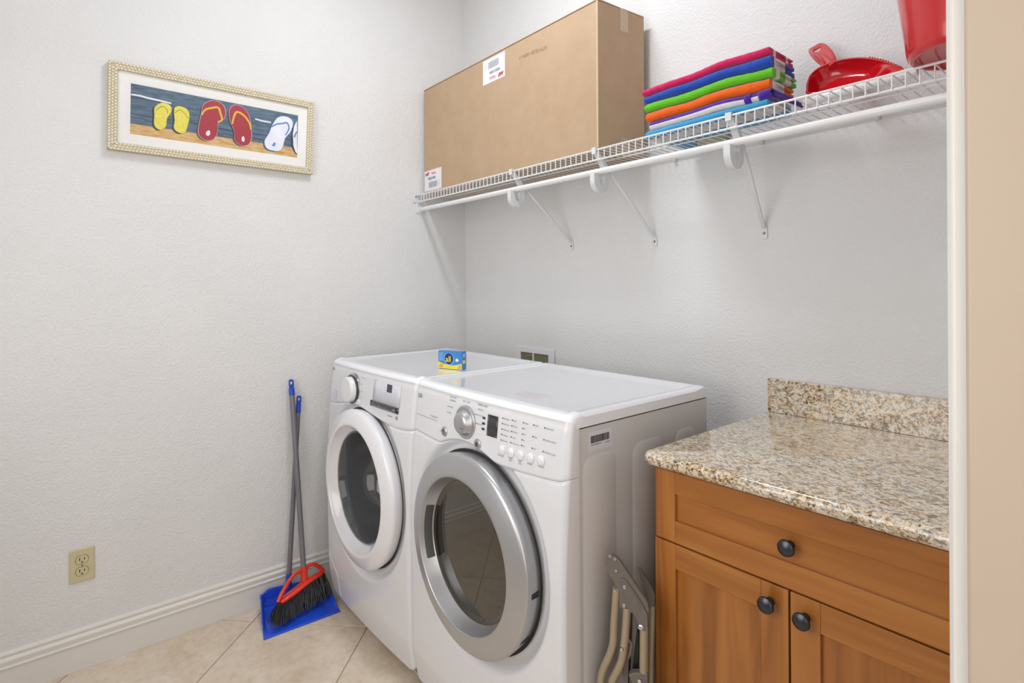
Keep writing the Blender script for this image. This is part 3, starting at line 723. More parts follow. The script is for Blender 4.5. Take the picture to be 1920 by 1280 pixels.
cb = thing('cabinet', (1.93, -.30, 0), 'honey brown maple base cabinet with one drawer over two doors', 'cabinet')
CX0, CX1, CY = 1.622, 2.238, -.580
obj('body', MB().box(CX0, CX1, CY, -.016, .10, .8795).box(CX0 + .01, CX1, CY + .06, -.016, 0, .10), 'wood_v', cb, bevel=.001)
obj('filler', MB().box(CX1 + .001, XR - .001, CY - .002, -.016, 0, .8795), 'wood_v', cb)
def shaker(nm, x0_, x1_, z0, z1, sw, rw, midmat, pl):
    th = .020; yf = CY - .001 - th
    o = obj(nm, MB().box(x0_ + sw - .004, x1_ - sw + .004, yf + .009, yf + .014, z0 + rw - .004, z1 - rw + .004), midmat, cb)
    for a, b in ((x0_, x0_ + sw), (x1_ - sw, x1_)): obj('stile', MB().box(a, b, yf, yf + th, z0, z1), 'wood_v', o, bevel=.0012)
    for a, b in ((z0, z0 + rw), (z1 - rw, z1)): obj('rail', MB().box(x0_ + sw, x1_ - sw, yf + .0001, yf + th, a, b), 'wood_h', o, bevel=.0010)
    return o, yf
def knob(o, x, z, yf):
    obj('knob', MB().lathe([(.0001, 0), (.0085, 0), (.0075, -.004), (.0055, -.010), (.007, -.014), (.0145, -.018), (.0165, -.021), (.0155, -.0245), (.011, -.0275), (.0001, -.029)], (x, yf, z), 'y', 28), 'pewter', o, label='dark pewter knob')
o, yf = shaker('drawer_front', 1.618, 2.236, .7075, .8690, .052, .050, 'wood_h', 1); knob(o, 1.924, .790, yf + .009)
o, yf = shaker('door', 1.6165, 1.9225, .10, .7035, .054, .056, 'wood_v', 1); knob(o, 1.888, .668, yf)
o, yf = shaker('door', 1.9265, 2.236, .10, .7035, .054, .056, 'wood_v', 1); knob(o, 1.955, .6665, yf)

# ------------------------------------------------------------ wire shelf
SY, SZ, LZ = -.285, 1.7545, 1.7200      # front edge, deck height, lip bottom
sh = thing('wire_shelf', (1.2, 0, 1.70), 'white ventilated wire shelf with a front lip, running along the back wall', 'shelf')
RW = .0021
nw = int((XR - .045) / .0254)
wm = None
for i in range(nw):
    x = .032 + i * .0254
    if wm is None:
        m = MB().tube([(x, -.006, SZ - .002), (x, SY + .004, SZ - .001), (x, SY + .0005, SZ - .0025), (x, SY - .0015, SZ - .007), (x, SY - .0015, LZ - .002)], RW * .85, 6)
        w0 = obj('cross_wire', m, 'wire', sh); wm = w0.data; wx = x
    else:
        c = w0.copy(); COL.objects.link(c); c.parent = sh; c.location = (x - wx, 0, 0)
XS = XR - .01
for y, z, r in ((SY + .001, SZ, .0030), (SY + .001, LZ, .0030), (-.008, SZ - .005, .0030), (-.145, SZ - .0045, .0026)):
    obj('long_wire', MB().tube([(.022, y, z), (XS, y, z)], r, 8), 'wire', sh)
obj('hanging_rod', MB().tube([(.012, -.270, 1.6835), (XS, -.270, 1.6835)], .0105, 16), 'wire', sh, label='round white hanging rod')
# end bracket on the left wall
eb = MB().prism(rrect(-.318, -.262, SZ - .040, SZ + .004, .004), .001, .006, 'x').prism(rrect(-.300, -.256, 1.664, SZ - .036, .006), .001, .006, 'x').box(.006, .022, -.302, -.268, SZ - .006, SZ + .002).box(.006, .020, -.292, -.262, LZ - .006, LZ + .004)
eb.lathe([(.014, .006), (.0155, .006), (.0155, .020), (.011, .020), (.011, .006)], (0, -.270, 1.6835), 'x', 18)
obj('end_bracket', eb, 'bracket', sh, bevel=.001)
obj('screw', MB().lathe([(.0001, .007), (.003, .0075), (.0038, .006)], (0, -.302, SZ - .012), 'x', 12), 'screw', sh)
# support brackets: strap from the lip, J hook round the rod, brace down to the wall
bi = 0
for hx, wx_, wz in ((.722, .777, 1.4655), (1.158, 1.195, 1.4575), (1.637, 1.597, 1.4560)):
    o = bt = thing('shelf_bracket', (hx, -.15, 1.45), ('white hook bracket under the cardboard box, nearest the left wall', 'white hook bracket under the right end of the cardboard box', 'white hook bracket under the stack of towels')[bi], 'bracket', 'brackets under the wire shelf'); bi += 1
    w = .010
    # hook plate outline in the y-z plane
    cy_, cz_, Ro, Ri = -.262, 1.650, .038, .012
    out = [(-.300, 1.675)] + [(cy_ + Ro * math.cos(a), cz_ + Ro * math.sin(a)) for a in [pi + .05 + i * (pi - .1) / 14 for i in range(15)]] + [(-.226, 1.700), (-.250, 1.730), (-.2795, 1.7505), (-.284, 1.7505)]
    inn = [(-.284, 1.7440), (-.262, 1.722), (-.247, 1.700)] + [(cy_ + Ri * math.cos(a), cz_ + Ri * math.sin(a)) for a in [2 * pi - i * pi / 10 for i in range(11)]] + [(-.279, 1.668), (-.283, 1.675)]
    A, B = out[::-1], inn
    # build as a strip between the two outlines
    def samp(pl, n_):
        L_ = [0]
        for p, q in zip(pl, pl[1:]): L_.append(L_[-1] + math.hypot(q[0] - p[0], q[1] - p[1]))
        r_ = []
        for i in range(n_ + 1):
            d = L_[-1] * i / n_; r_.append((lerp(d, L_, [p[0] for p in pl]), lerp(d, L_, [p[1] for p in pl])))
        return r_
    a_, b_ = samp(A, 40), samp(B, 40)
    m = MB()
    vs = []
    for (p, q) in zip(a_, b_):
        vs += [(hx - w, p[0], p[1]), (hx + w, p[0], p[1]), (hx + w, q[0], q[1]), (hx - w, q[0], q[1])]
    fs = [(0, 1, 2, 3), (160, 163, 162, 161)]
    for i in range(40):
        for q in range(4): fs.append((4 * i + q, 4 * i + (q + 1) % 4, 4 * i + 4 + (q + 1) % 4, 4 * i + 4 + q))
    obj('hook', m.add(vs, fs), 'bracket', bt, bevel=.0012)
    obj('clip', MB().prism([(-.292, 1.7395), (-.2885, 1.7395), (-.2885, 1.7585), (-.279, 1.7585), (-.279, 1.7622), (-.292, 1.7622)], hx - .009, hx + .009, 'x'), 'bracket', bt, bevel=.0008)
    p0, p1 = Vector((hx + .004, -.232, 1.706)), Vector((wx_, -.006, wz + .016))
    br = MB(); d = (p1 - p0).normalized(); sx_ = Vector((1, 0, 0)); nn = d.cross(sx_).normalized()
    for side_ in (-1, 1):
        pass
    q0 = [p0 + sx_ * a + nn * b for a, b in ((-.0055, -.003), (.0055, -.003), (.0055, .003), (-.0055, .003))]
    q1 = [p1 + sx_ * a + nn * b for a, b in ((-.0055, -.003), (.0055, -.003), (.0055, .003), (-.0055, .003))]
    obj('brace', br.hull((q0, q1)), 'bracket', bt, bevel=.0012)
    obj('wall_plate', MB().prism(rrect(wx_ - .0095, wx_ + .0095, wz - .018, wz + .022, .004), -.0045, -.0005, 'y'), 'bracket', bt, bevel=.001)
    obj('screw', MB().lathe([(.0001, -.0072), (.003, -.007), (.0045, -.0045)], (wx_, 0, wz), 'y', 14), 'screw', bt)
for x in (.455, .95, 1.284, 1.591, 1.903, 2.2):
    c = obj('wall_clip', MB().box(x - .006, x + .006, -.012, -.0005, SZ - .022, SZ + .002).lathe([(.0001, -.0145), (.0035, -.014), (.0045, -.012)], (x, 0, SZ - .016), 'y', 12), 'bracket', sh, bevel=.0008)

# ------------------------------------------------------------ cardboard box
cbx = thing('cardboard_box', (.58, -.15, SZ + .003), 'long brown cardboard carton with two white labels, on the shelf against the left corner', 'box')
zb, zt = SZ + .003, 2.2690
q = [(.022, -.262), (1.1555, -.262), (1.178, -.036), (.040, -.036)]
obj('carton', MB().hull(([(a, b, zb) for a, b in q], [(a, b, zt) for a, b in q])), 'card', cbx, bevel=.0025)
obj('flap', MB().hull(([(a, b, zt + .0004) for a, b in ((.022, -.264), (1.157, -.264), (1.166, -.150), (.030, -.150))], [(a, b, zt + .0042) for a, b in ((.022, -.264), (1.157, -.264), (1.166, -.150), (.030, -.150))])), 'card', cbx, bevel=.001)
obj('flap', MB().hull(([(a, b, zt + .0004) for a, b in ((.031, -.147), (1.167, -.147), (1.178, -.036), (.040, -.036))], [(a, b, zt + .0042) for a, b in ((.031, -.147), (1.167, -.147), (1.178, -.036), (.040, -.036))])), 'card', cbx, bevel=.001)
# tape strips on the right end
def rp(y, z, lift=.0006): xx = 1.1555 + (y + .262) * (.0225 / .226); return (xx + lift, y, z)
obj('tape', MB().add([rp(-.158, zt - .078), rp(-.118, zt - .078), rp(-.118, zt), rp(-.158, zt)], [(0, 1, 2, 3)]), 'tape_clear', cbx, smooth=False, recalc=False)
obj('tape', MB().add([rp(-.160, zb + .001), rp(-.122, zb + .001), rp(-.122, zb + .060), rp(-.160, zb + .060)], [(0, 1, 2, 3)]), 'tape_clear', cbx, smooth=False, recalc=False)
obj('tape', MB().add([(1.1475, -.2632, zb), (1.1555, -.2632, zb), (1.1555, -.2632, zt), (1.1475, -.2632, zt)], [(0, 1, 2, 3)]), 'tape', cbx, smooth=False, recalc=False)
def boxlabel(x0_, x1_, z0, z1, flip, nm):
    yy = -.2626
    lb = obj('label', MB().add([(x0_, yy, z0), (x1_, yy, z0), (x1_, yy, z1), (x0_, yy, z1)], [(0, 1, 2, 3)]), 'label', cbx, smooth=False, recalc=False, label=nm)
    cx_, cz_ = (x0_ + x1_) / 2, (z0 + z1) / 2; s = -1 if flip else 1
    W_, H_ = x1_ - x0_, z1 - z0
    def pt(a, b): return (cx_ + s * (a - .5) * W_, yy - .0004, cz_ + s * (b - .5) * H_)
    ux = (s, 0, 0); uz = (0, 0, s)
    r = MB(); textmb('AAF', H_ * .20, pt(.06, .77), ux, uz, .0003, r, squeeze=.85, bold=.0016, shear=.3); textmb('Flanders', H_ * .19, pt(.42, .77), ux, uz, .0003, r, squeeze=.62)
    obj('lettering', r, 'red_print', lb, smooth=False, recalc=False)
    d = MB(); textmb('10055.012020', H_ * .15, pt(.20, .55), ux, uz, .0003, d, squeeze=.82, bold=.0005); textmb('16 x 25 x 4', H_ * .05, pt(.30, .49), ux, uz, .0003, d)
    a = .28
    while a < .76:
        w_ = random.choice((.012, .018, .026)); c0, c1 = pt(a, .14), pt(a + w_, .42)
        d.add([(c0[0], c0[1], c0[2]), (c1[0], c0[1], c0[2]), (c1[0], c0[1], c1[2]), (c0[0], c0[1], c1[2])], [(0, 1, 2, 3) if not flip else (0, 1, 2, 3)]); a += w_ + random.choice((.012, .018))
    for i in range(4): textmb('QTY 2', H_ * .05, pt(.84, .18 + i * .065), ux, uz, .0003, d, squeeze=.8)
    obj('bar_code', d, simple('label_ink', '7f828f', .6), lb, smooth=False, recalc=False)

for i, (s_, x, z) in enumerate((('NTW', .905, 2.203), ('08:50 50/11', .862, 2.197))): pass
d = MB(); textmb('NTN 02:20 10/04 11', .019, (.905, -.2625, 2.199), (-1, 0, .06), (-.06, 0, -1), .0002, d)
obj('ink_print', d, 'card_print', cbx, smooth=False, recalc=False, label='faint ink jet line printed upside down')
boxlabel(.509, .657, 2.158, 2.2605, True, 'white paper label printed upside down at the top edge')
boxlabel(.024, .178, 1.768, 1.868, False, 'white paper label at the lower left corner')

# ------------------------------------------------------------ folded towels
LX, RX = 1.335, 1.742
def tfront(x): return lerp(x, [LX, RX], [-.262, -.284])
def tdepth(x): return lerp(x, [LX, 1.395, 1.425, RX], [.228, .222, .155, .145])
ZL = [1.7580, 1.781, 1.809, 1.840, 1.868, 1.893, 1.915]
ZRt = [1.7580, 1.777, 1.803, 1.832, 1.858, 1.890, 1.912]
def towel(i, label, mats, x0, x1, seed, stripe=None, nm='towel', fr=0, trim=None):
    rnd = random.Random(seed); ph = [rnd.uniform(0, 6) for _ in range(8)]
    t = thing(nm, (1.54, -.285, ZL[i]), label, 'towel', 'folded towels on the shelf')
    def wob(x, k): return .0016 * math.sin(x * 21 + ph[k]) + .0010 * math.sin(x * 47 + ph[k + 1])
    NX = 56
    def sect(x):
        zb_, zt_ = lerp(x, [LX, RX], [ZL[i], ZRt[i]]), lerp(x, [LX, RX], [ZL[i + 1], ZRt[i + 1]])
        # gentle sag shared by neighbours, so that the layers stay in contact
        def sag(q): return (.0024 * math.sin(x * 16 + 1.2) + .0016 * math.sin(x * 31 + 2)) * min(1, q / 2)
        zb_ += sag(i); zt_ += sag(i + 1)
        zt_ -= .0004
        T = zt_ - zb_; h = T / 2; D = tdepth(x) - fr; y0 = tfront(x) + fr + wob(x, 0)
        e = min((x - x0) / .012, (x1 - x) / .007, 1); e = max(e, .0)
        pin = .80 + .20 * math.sqrt(1 - (1 - e) ** 2); cz = zb_ + h; hh = h * pin
        P_ = []
        ys = [D, D * .8, D * .6, D * .4, D * .2]
        for q in ys: P_.append((y0 + q, cz - hh + (.0006 * math.sin(q * 60 + x * 30 + ph[2]) if i else 0)))
        r = min(h, .016)
        for a in range(0, 9):
            an = -pi / 2 - a / 8 * pi; P_.append((y0 + r + r * math.cos(an) * 1.0, cz + hh * math.sin(an)))
        for q in ys[::-1]: P_.append((y0 + q, cz + hh - .0005 * abs(math.sin(q * 50 + ph[3]))))
        sl = .0013
        P_ += [(y0 + D - .002, cz + sl + hh * .15), (y0 + D * .7, cz + sl), (y0 + .020, cz + sl * .7), (y0 + .017, cz), (y0 + .020, cz - sl * .7), (y0 + D * .7, cz - sl), (y0 + D - .002, cz - sl - hh * .15)]
        return [(x, a, b) for a, b in P_]
    xs = [x0 + (x1 - x0) * (j / NX) for j in range(NX + 1)]; xs = [x0, x0 + .002, x0 + .006] + xs[2:-2] + [x1 - .005, x1 - .0015, x1]
    m = MB(); rows = [sect(x) for x in xs]; n = len(rows[0]); K = len(rows)
    m.v = [p for r in rows for p in r]
    m.f = [(a * n + b, a * n + (b + 1) % n, (a + 1) * n + (b + 1) % n, (a + 1) * n + b) for a in range(K - 1) for b in range(n)]
    m.m = [0] * len(m.f)
    if len(mats) > 1:      # upper leaf in the second colour
        m.m = [1 if b in (9, 10, 11, 12, 13, 14, 15, 16, 17, 18, 19, 20) else 0 for a in range(K - 1) for b in range(n)]
    nf = len(m.f); m.f += [tuple(range(n))[::-1], tuple(range((K - 1) * n, K * n))]; m.m += [0, 0]
    # triangulated ends keep the folded outline
    o = obj('folded_cloth', m, mats, t)
    at = o.data.attributes.new('depth', 'FLOAT', 'POINT'); bs_ = BASE[t.name]
    for q_, vt in enumerate(o.data.vertices): at.data[q_].value = max(0, vt.co.y + bs_.y - tfront(vt.co.x + bs_.x) - fr)
    tx_ = bpy.data.textures.new('terry_lumps', 'CLOUDS'); tx_.noise_scale = .018
    sb = o.modifiers.new('sub', 'SUBSURF'); sb.levels = 1; sb.render_levels = 1; sb.subdivision_type = 'SIMPLE'
    dm = o.modifiers.new('lumps', 'DISPLACE'); dm.texture = tx_; dm.strength = .0022; dm.mid_level = .65
    return t, sect
towel(5, 'pink striped beach towel, topmost of the folded stack', [terrymat('terry_pink', 'd6145f', [(0, 0), (.026, 1), (.040, 0), (.098, 1), (.112, 0)])], LX + .002, RX + .002, 1)
towel(4, 'royal blue striped beach towel, second from the top of the folded stack', [terrymat('terry_blue', '1f49b4', [(0, 0), (.022, 1), (.085, 0)])], LX + .007, RX + .006, 2)
towel(3, 'lime green striped beach towel between the blue and the orange ones', [terrymat('terry_green', '62c41c', [(0, 0), (.024, 1), (.045, 0), (.078, 1), (.112, 0)])], LX + .010, RX + .010, 3)
towel(2, 'orange beach towel between the green and the purple and white ones', [terrymat('terry_orange', 'f0650a', [(0, 0), (.020, 1), (.088, 0)])], LX + .013, RX + .002, 4)
tp, sct = towel(1, 'purple and white beach towel, second from the bottom of the folded stack', [terrymat('terry_white', 'e6e3e3', [(0, 1), (.04, 0), (.055, 1), (.1, 0)][:1] + [(.5, 1)]), terrymat('terry_purple', '4a1f9c', None)], LX + .026, RX - .004, 5)
towel(0, 'sky blue beach towel with white stripes, lowest of the folded stack, lying on the wires', [terrymat('terry_cyan', '3b9fd2', [(0, 0), (.028, 1), (.090, 0)])], LX + .010, RX - .002, 6)
# purple hems wrapping the front of the white towel near its right end
for xa, xb, dz in ((RX - .066, RX - .048, 0), (RX - .026, RX + .006, .0008)):
    hm = MB(); rw = []
    for q in range(7):
        x = xa + (xb - xa) * q / 6; P_ = sct(min(x, RX - .012))[3:17]; cy = P_[7][1] + .014; cz = sum(p[2] for p in P_) / 14
        rw.append([(x, cy + (p[1] - cy) * (1.10 + .06 * math.sin(pi * q / 6)), cz + (p[2] - cz) * .98) for p in P_])
    hm.v = [p for r in rw for p in r]; hm.f = [(a * 14 + b, a * 14 + b + 1, (a + 1) * 14 + b + 1, (a + 1) * 14 + b) for a in range(6) for b in range(13)]; hm.m = [0] * len(hm.f)
    obj('hem', hm, 'terry_purple_hem' if False else bpy.data.materials['terry_purple'], tp, solid=.003, label='purple hem')
for k_, (dz, dd_) in enumerate(((.018, .0), (.011, .004))):
    obj('hem', MB().tube([(RX + .004, tfront(RX) + .020, ZRt[1] + dz), (RX + .012, tfront(RX) + .07, ZRt[1] + dz - .004), (RX + .020, tfront(RX) + .12, ZRt[1] + dz - .008), (RX + .022, tfront(RX) + .150, ZRt[1] + dz - .010)], [.0042, .0052, .005, .004], 10), bpy.data.materials['terry_purple'], tp, label='purple hem')
# ribbed cream box behind the towels
cr = thing('ribbed_box', (1.452, -.04, SZ + .003), 'small cream ribbed plastic box on the shelf, tucked behind the towels', 'box')
cm = MB().box(1.425, 1.483, -.098, -.012, SZ + .003, SZ + .075)
obj('body', cm, 'cream', cr, bevel=.002)
for q in range(5): obj('rib', MB().box(1.483, 1.4855, -.092 + q * .017, -.086 + q * .017, SZ + .006, SZ + .072), 'cream', cr, bevel=.0008)

# ------------------------------------------------------------ loose white rod, red dustpan and red bucket on the shelf
o = obj('loose_rod', MB().tube([(1.792, -.1955, 1.7680), (2.046, -.2215, 1.7680)], .0108, 16), 'wire', base=(1.92, -.209, 1.7575), bevel=.002)
tag(o, 'short white rod lying loose on the shelf in front of the red dustpan', 'rod')
rd = thing('red_dustpan', (1.88, -.08, SZ + .003), 'glossy red hand dustpan propped on the shelf, handle pointing up to the left', 'dustpan')
OUT = [(1.8475, -.1945, 1.7812), (1.8011, -.1863, 1.7921), (1.7942, -.1748, 1.8065), (1.7878, -.1566, 1.8293), (1.7868, -.1396, 1.8506), (1.7935, -.1286, 1.8643), (1.8055, -.1214, 1.8732), (1.829, -.1169, 1.8789), (1.8508, -.1175, 1.8781), (1.874, -.1203, 1.8746), (1.9008, -.1269, 1.8664), (1.9263, -.1364, 1.8545), (1.9614, -.1548, 1.8316), (1.9934, -.1769, 1.8038), (2.0078, -.1892, 1.7885), (1.9980, -.1960, 1.7800), (1.9600, -.1960, 1.7800), (1.9069, -.1960, 1.7800)]
def cr_(pl, n_):
    r_ = []
    for i in range(len(pl) - 1):
        p0, p1, p2, p3 = [Vector((*pl[max(0, min(len(pl) - 1, i + q))], 0)) for q in (-1, 0, 1, 2)]
        for k_ in range(n_):
            t = k_ / n_; r_.append(.5 * ((2 * p1) + (-p0 + p2) * t + (2 * p0 - 5 * p1 + 4 * p2 - p3) * t * t + (-p0 + 3 * p1 - 3 * p2 + p3) * t ** 3))
    r_.append(Vector((*pl[-1], 0))); return [(p.x, p.y) for p in r_]
def cr3(pl, n_, closed=False):
    r_ = []; N_ = len(pl)
    for i in range(N_ if closed else N_ - 1):
        p0, p1, p2, p3 = [Vector(pl[(i + q) % N_] if closed else pl[max(0, min(N_ - 1, i + q))]) for q in (-1, 0, 1, 2)]
        for k_ in range(n_):
            t = k_ / n_; r_.append(.5 * ((2 * p1) + (-p0 + p2) * t + (2 * p0 - 5 * p1 + 4 * p2 - p3) * t * t + (-p0 + 3 * p1 - 3 * p2 + p3) * t ** 3))
    if not closed: r_.append(Vector(pl[-1]))
    return r_
O_ = cr3(OUT, 3, True); nO = len(O_); pc = Vector((1.885, -.168, 1.815)); pn_ = Vector((0, 1, -.8)).normalized()
def pan(u, v):
    p = O_[int(round(u * nO)) % nO]; q = int(round(v * 5))
    k_ = (0, .05, .15, .3, .6, 1.0)[q]; dpt = (0, .020, .034, .040, .042, .042)[q]
    side_ = sm((1.99 - p.x) / .07) * sm((p.z - 1.775) / .03 + .25)
    r_ = p.lerp(pc, k_) + pn_ * (dpt * (side_ if q < 4 else 1) if q < 3 else dpt * (.4 + .6 * side_) if q == 3 else dpt * .95)
    r_.y = min(r_.y, -.012); r_.z = max(r_.z, SZ + .006); return tuple(r_)
obj('pan', MB().grid(nO, 5, pan), 'red_plastic', rd, solid=.0028, sub=1)
obj('rim', MB().tube(O_, .0030, 8, closed=True), 'red_plastic', rd)
for q in range(16):     # serrated lip
    t = q / 15; k0 = 3 * 11 + t * 8.6; i = int(k0); p = O_[i].lerp(O_[i + 1], k0 - i)
    obj('tooth', MB().box(p.x - .0011, p.x + .0011, p.y - .003, p.y + .002, p.z - .001, p.z + .0050), 'red_plastic', rd)
# handle: a scooped tongue with a hanging slot
h0 = Vector((1.829, -.117, 1.879)); hd = (Vector((1.752, -.034, 1.981)) - h0).normalized(); hs = hd.cross(pn_).normalized()
def hpt(a, s_, y=0): return h0 + hd * a + hs * s_ + pn_ * y
No = 28; outl = []; innl = []
for i in range(No):
    a = 2 * pi * i / No
    ca, sa = math.cos(a), math.sin(a)
    L_ = .071 + .080 * ca; w_ = .0225 + .0010 * (L_ / .15)
    outl.append((L_, w_ * (abs(sa) ** .6) * (1 if sa > 0 else -1)))
    innl.append((.120 + .0060 * ca, .0100 * sa))
m = MB()
for fr_ in (0, .25, .5, .75, 1):
    for (a, b), (c, d) in zip(outl, innl):
        L_, s_ = a + (c - a) * fr_, b + (d - b) * fr_
        m.v.append(tuple(hpt(L_, s_, -.002 + .013 * (1 - min(1, (s_ / .022) ** 2)))))
m.f = [(r * No + i, r * No + (i + 1) % No, (r + 1) * No + (i + 1) % No, (r + 1) * No + i) for r in range(4) for i in range(No)]; m.m = [0] * len(m.f)
obj('handle', m, 'red_plastic', rd, solid=.005, sub=1)
obj('handle_rib', MB().tube([hpt(-.010, 0, .008), hpt(.03, 0, .006), hpt(.07, 0, .006)], [.010, .007, .003], 10), 'red_plastic', rd)

bk = thing('red_bucket', (2.145, -.29, SZ + .003), 'tall red plastic bucket at the right end of the shelf', 'bucket')
bc_ = (2.145, -.290, 0); zB = SZ + .003
obj('bucket_wall', MB().lathe([(.0001, zB + .010), (.070, zB + .010), (.084, zB + .006), (.088, zB), (.094, zB), (.099, zB + .006), (.1020, zB + .018), (.1045, zB + .04), (.134, zB + .285), (.139, zB + .287), (.139, zB + .292), (.131, zB + .292), (.1005, zB + .03), (.0001, zB + .02)], bc_, 'z', 72), 'red_bucket', bk)
obj('handle', MB().tube([(bc_[0] + .137 * math.cos(a), bc_[1] - .02 * math.sin(a), zB + .262 + .10 * math.sin(a) * 0 - .0 + .012 * math.sin(a)) for a in [pi * i / 12 for i in range(13)]], .0025, 6), 'chrome', bk) if False else None

# ------------------------------------------------------------ picture on the left wall
pf = thing('framed_picture', (.02, -1.174, 1.94), 'wide framed print of flip flops in a woven cream frame, on the left wall', 'picture')
PO = [(-1.5365, 1.7845), (-.8205, 1.7855), (-.8100, 2.0985), (-1.5320, 2.0962)]
ctr = (-1.1748, 1.9412)
def insetq(d):
    w, h = .36, .156
    return [(ctr[0] + (y - ctr[0]) * (1 - d / w), ctr[1] + (z - ctr[1]) * (1 - d / h)) for y, z in PO]
def frame_strip(d0, d1, xa, xb, xo=None):
    q0, q1 = insetq(d0), insetq(d1); out = []
    for i in range(4):
        a, b, c, d = q0[i], q0[(i + 1) % 4], q1[(i + 1) % 4], q1[i]
        out.append(MB().hull(([(xa, *p) for p in (a, b, c, d)], [(xb, *p) for p in (a, b, c, d)])))
    return out
for mbx in frame_strip(0, .0275, .002, .0235): obj('rail', mbx, 'rattan_dk', pf, bevel=.001)
wv = MB()
for i in range(4):
    rows_ = [.0045, .0135, .0225]
    for rI, dI in enumerate(rows_):
        q = insetq(dI); a, b = Vector((0, *q[i])), Vector((0, *q[(i + 1) % 4])); L_ = (b - a).length; n_ = int(L_ / .0108)
        d = (b - a).normalized(); nrm = Vector((0, -d.z, d.y))
        for k_ in range(n_):
            c = a + d * L_ * (k_ + .5 + (.5 if rI % 2 else 0)) / n_
            if (c - a).length > L_ - .003: continue
            hw, hh, x1_ = L_ / n_ * .43, .0039, .0262 + random.uniform(-.0006, .0008)
            lo = [c + d * sx_ * hw + nrm * sy_ * hh for sx_, sy_ in ((-1, -1), (1, -1), (1, 1), (-1, 1))]
            hi = [c + d * sx_ * hw * .7 + nrm * sy_ * hh * .7 for sx_, sy_ in ((-1, -1), (1, -1), (1, 1), (-1, 1))]
            wv.add([(.0225, p.y, p.z) for p in lo] + [(x1_, p.y, p.z) for p in hi], [(4, 5, 6, 7), (0, 1, 5, 4), (1, 2, 6, 5), (2, 3, 7, 6), (3, 0, 4, 7)])
o = obj('woven_strands', wv, 'rattan', pf, smooth=False); o['kind'] = 'stuff'
# bevelled mat in four mitred boards
MI = [(-1.4695, 1.8507), (-.8812, 1.8505), (-.8765, 2.0313), (-1.4663, 2.0320)]
q1 = insetq(.0270)
for i in range(4):
    a, b = q1[i], q1[(i + 1) % 4]; c, d = MI[(i + 1) % 4], MI[i]
    obj('mat_board', MB().add([(.0165, *a), (.0165, *b), (.0125, *c), (.0125, *d)], [(0, 1, 2, 3)]), 'mat_board', pf, smooth=False)
pxl = .0116
def bil(u, v):
    b0 = Vector(MI[0]).lerp(Vector(MI[1]), u); t0 = Vector(MI[3]).lerp(Vector(MI[2]), u); p = b0.lerp(t0, v); return (p.x, p.y)
pr_m, nt, b = newmat('painted_slate_boards'); v = coords(nt, (1, 2.2, 16)); n = noise(nt, 9, 5, .65, v, .4)
nt.links.new(ramp(nt, n.outputs['Fac'], [(.3, hexc('445668')), (.5, hexc('5d7387')), (.7, hexc('788d9f'))]).outputs[0], b.inputs['Base Color']); b.inputs['Roughness'].default_value = .5
pr_s, nt, b = newmat('painted_sand'); v = coords(nt, (1, 3, 14)); n = noise(nt, 7, 4, .6, v, .4)
nt.links.new(ramp(nt, n.outputs['Fac'], [(.3, hexc('c8934a')), (.5, hexc('dcb67c')), (.7, hexc('e3cfa6'))]).outputs[0], b.inputs['Base Color'])
art = obj('print', MB().add([(pxl, *bil(0, .20)), (pxl, *bil(1, .22)), (pxl, *bil(1, 1)), (pxl, *bil(0, 1))], [(0, 1, 2, 3)]), pr_m, pf, smooth=False)
def paint(nm, pts, mat, lift, closed=True, smoothn=5):
    if smoothn:
        pp = []; n_ = len(pts)
        for i in range(n_):
            p0, p1, p2, p3 = [Vector(pts[(i + q) % n_]) for q in (-1, 0, 1, 2)]
            for k_ in range(smoothn):
                t = k_ / smoothn; pp.append(.5 * ((2 * p1) + (-p0 + p2) * t + (2 * p0 - 5 * p1 + 4 * p2 - p3) * t * t + (-p0 + 3 * p1 - 3 * p2 + p3) * t ** 3))
        pts = [tuple(p) for p in pp]
    obj(nm, MB().add([(pxl + lift, *p) for p in pts], [tuple(range(len(pts)))]), mat, art, smooth=False, recalc=False)
def stroke(nm, pts, w_, mat, lift):
    pts = cr_(pts, 5); L_, R_ = [], []
    for i, p in enumerate(pts):
        a, b = Vector(pts[max(0, i - 1)]), Vector(pts[min(len(pts) - 1, i + 1)]); t = (b - a).normalized(); n_ = Vector((-t.y, t.x))
        ww = w_ * (.75 + .25 * math.sin(pi * i / len(pts)))
        L_.append(tuple(Vector(p) + n_ * ww)); R_.append(tuple(Vector(p) - n_ * ww))
    m = MB(); k_ = len(pts); m.add([(pxl + lift, *p) for p in L_ + R_], [(i, i + 1, k_ + i + 1, k_ + i) for i in range(k_ - 1)])
    obj(nm, m, mat, art, smooth=False, recalc=False)
paint('sand', [bil(0, 0), bil(1, 0), bil(1, .22), bil(0, .205)], pr_s, .0001, smoothn=0)
PC = dict(yel=simple('paint_yellow', 'efe266', .5, var=.1, nscale=200), red=simple('paint_maroon', 'b03c49', .5, var=.1, nscale=120), pk=simple('paint_mauve', 'c9a3bd', .5), strap=simple('paint_gold', 'e2c542', .5, var=.05), white=simple('paint_white', 'f0f3fb', .5, var=.04), bl=simple('paint_blue', '6f8fce', .5), dk=simple('paint_shadow', '39444f', .5), slate=simple('paint_groove', '2d3945', .5), olive=simple('paint_olive', '8f9244', .5))
stroke('groove', [(-1.468, 1.985), (-1.40, 1.984), (-1.33, 1.976)], .0013, PC['slate'], .0002); stroke('groove', [(-1.468, 1.925), (-1.38, 1.922), (-1.28, 1.928), (-1.16, 1.921), (-1.0, 1.925), (-.88, 1.922)], .0013, PC['slate'], .0002)
stroke('groove', [(-1.33, 1.975), (-1.15, 1.985), (-.95, 1.98)], .0010, PC['slate'], .0002); stroke('groove', [(-1.2, 1.902), (-1.05, 1.905), (-.9, 1.90)], .0010, PC['slate'], .0002)
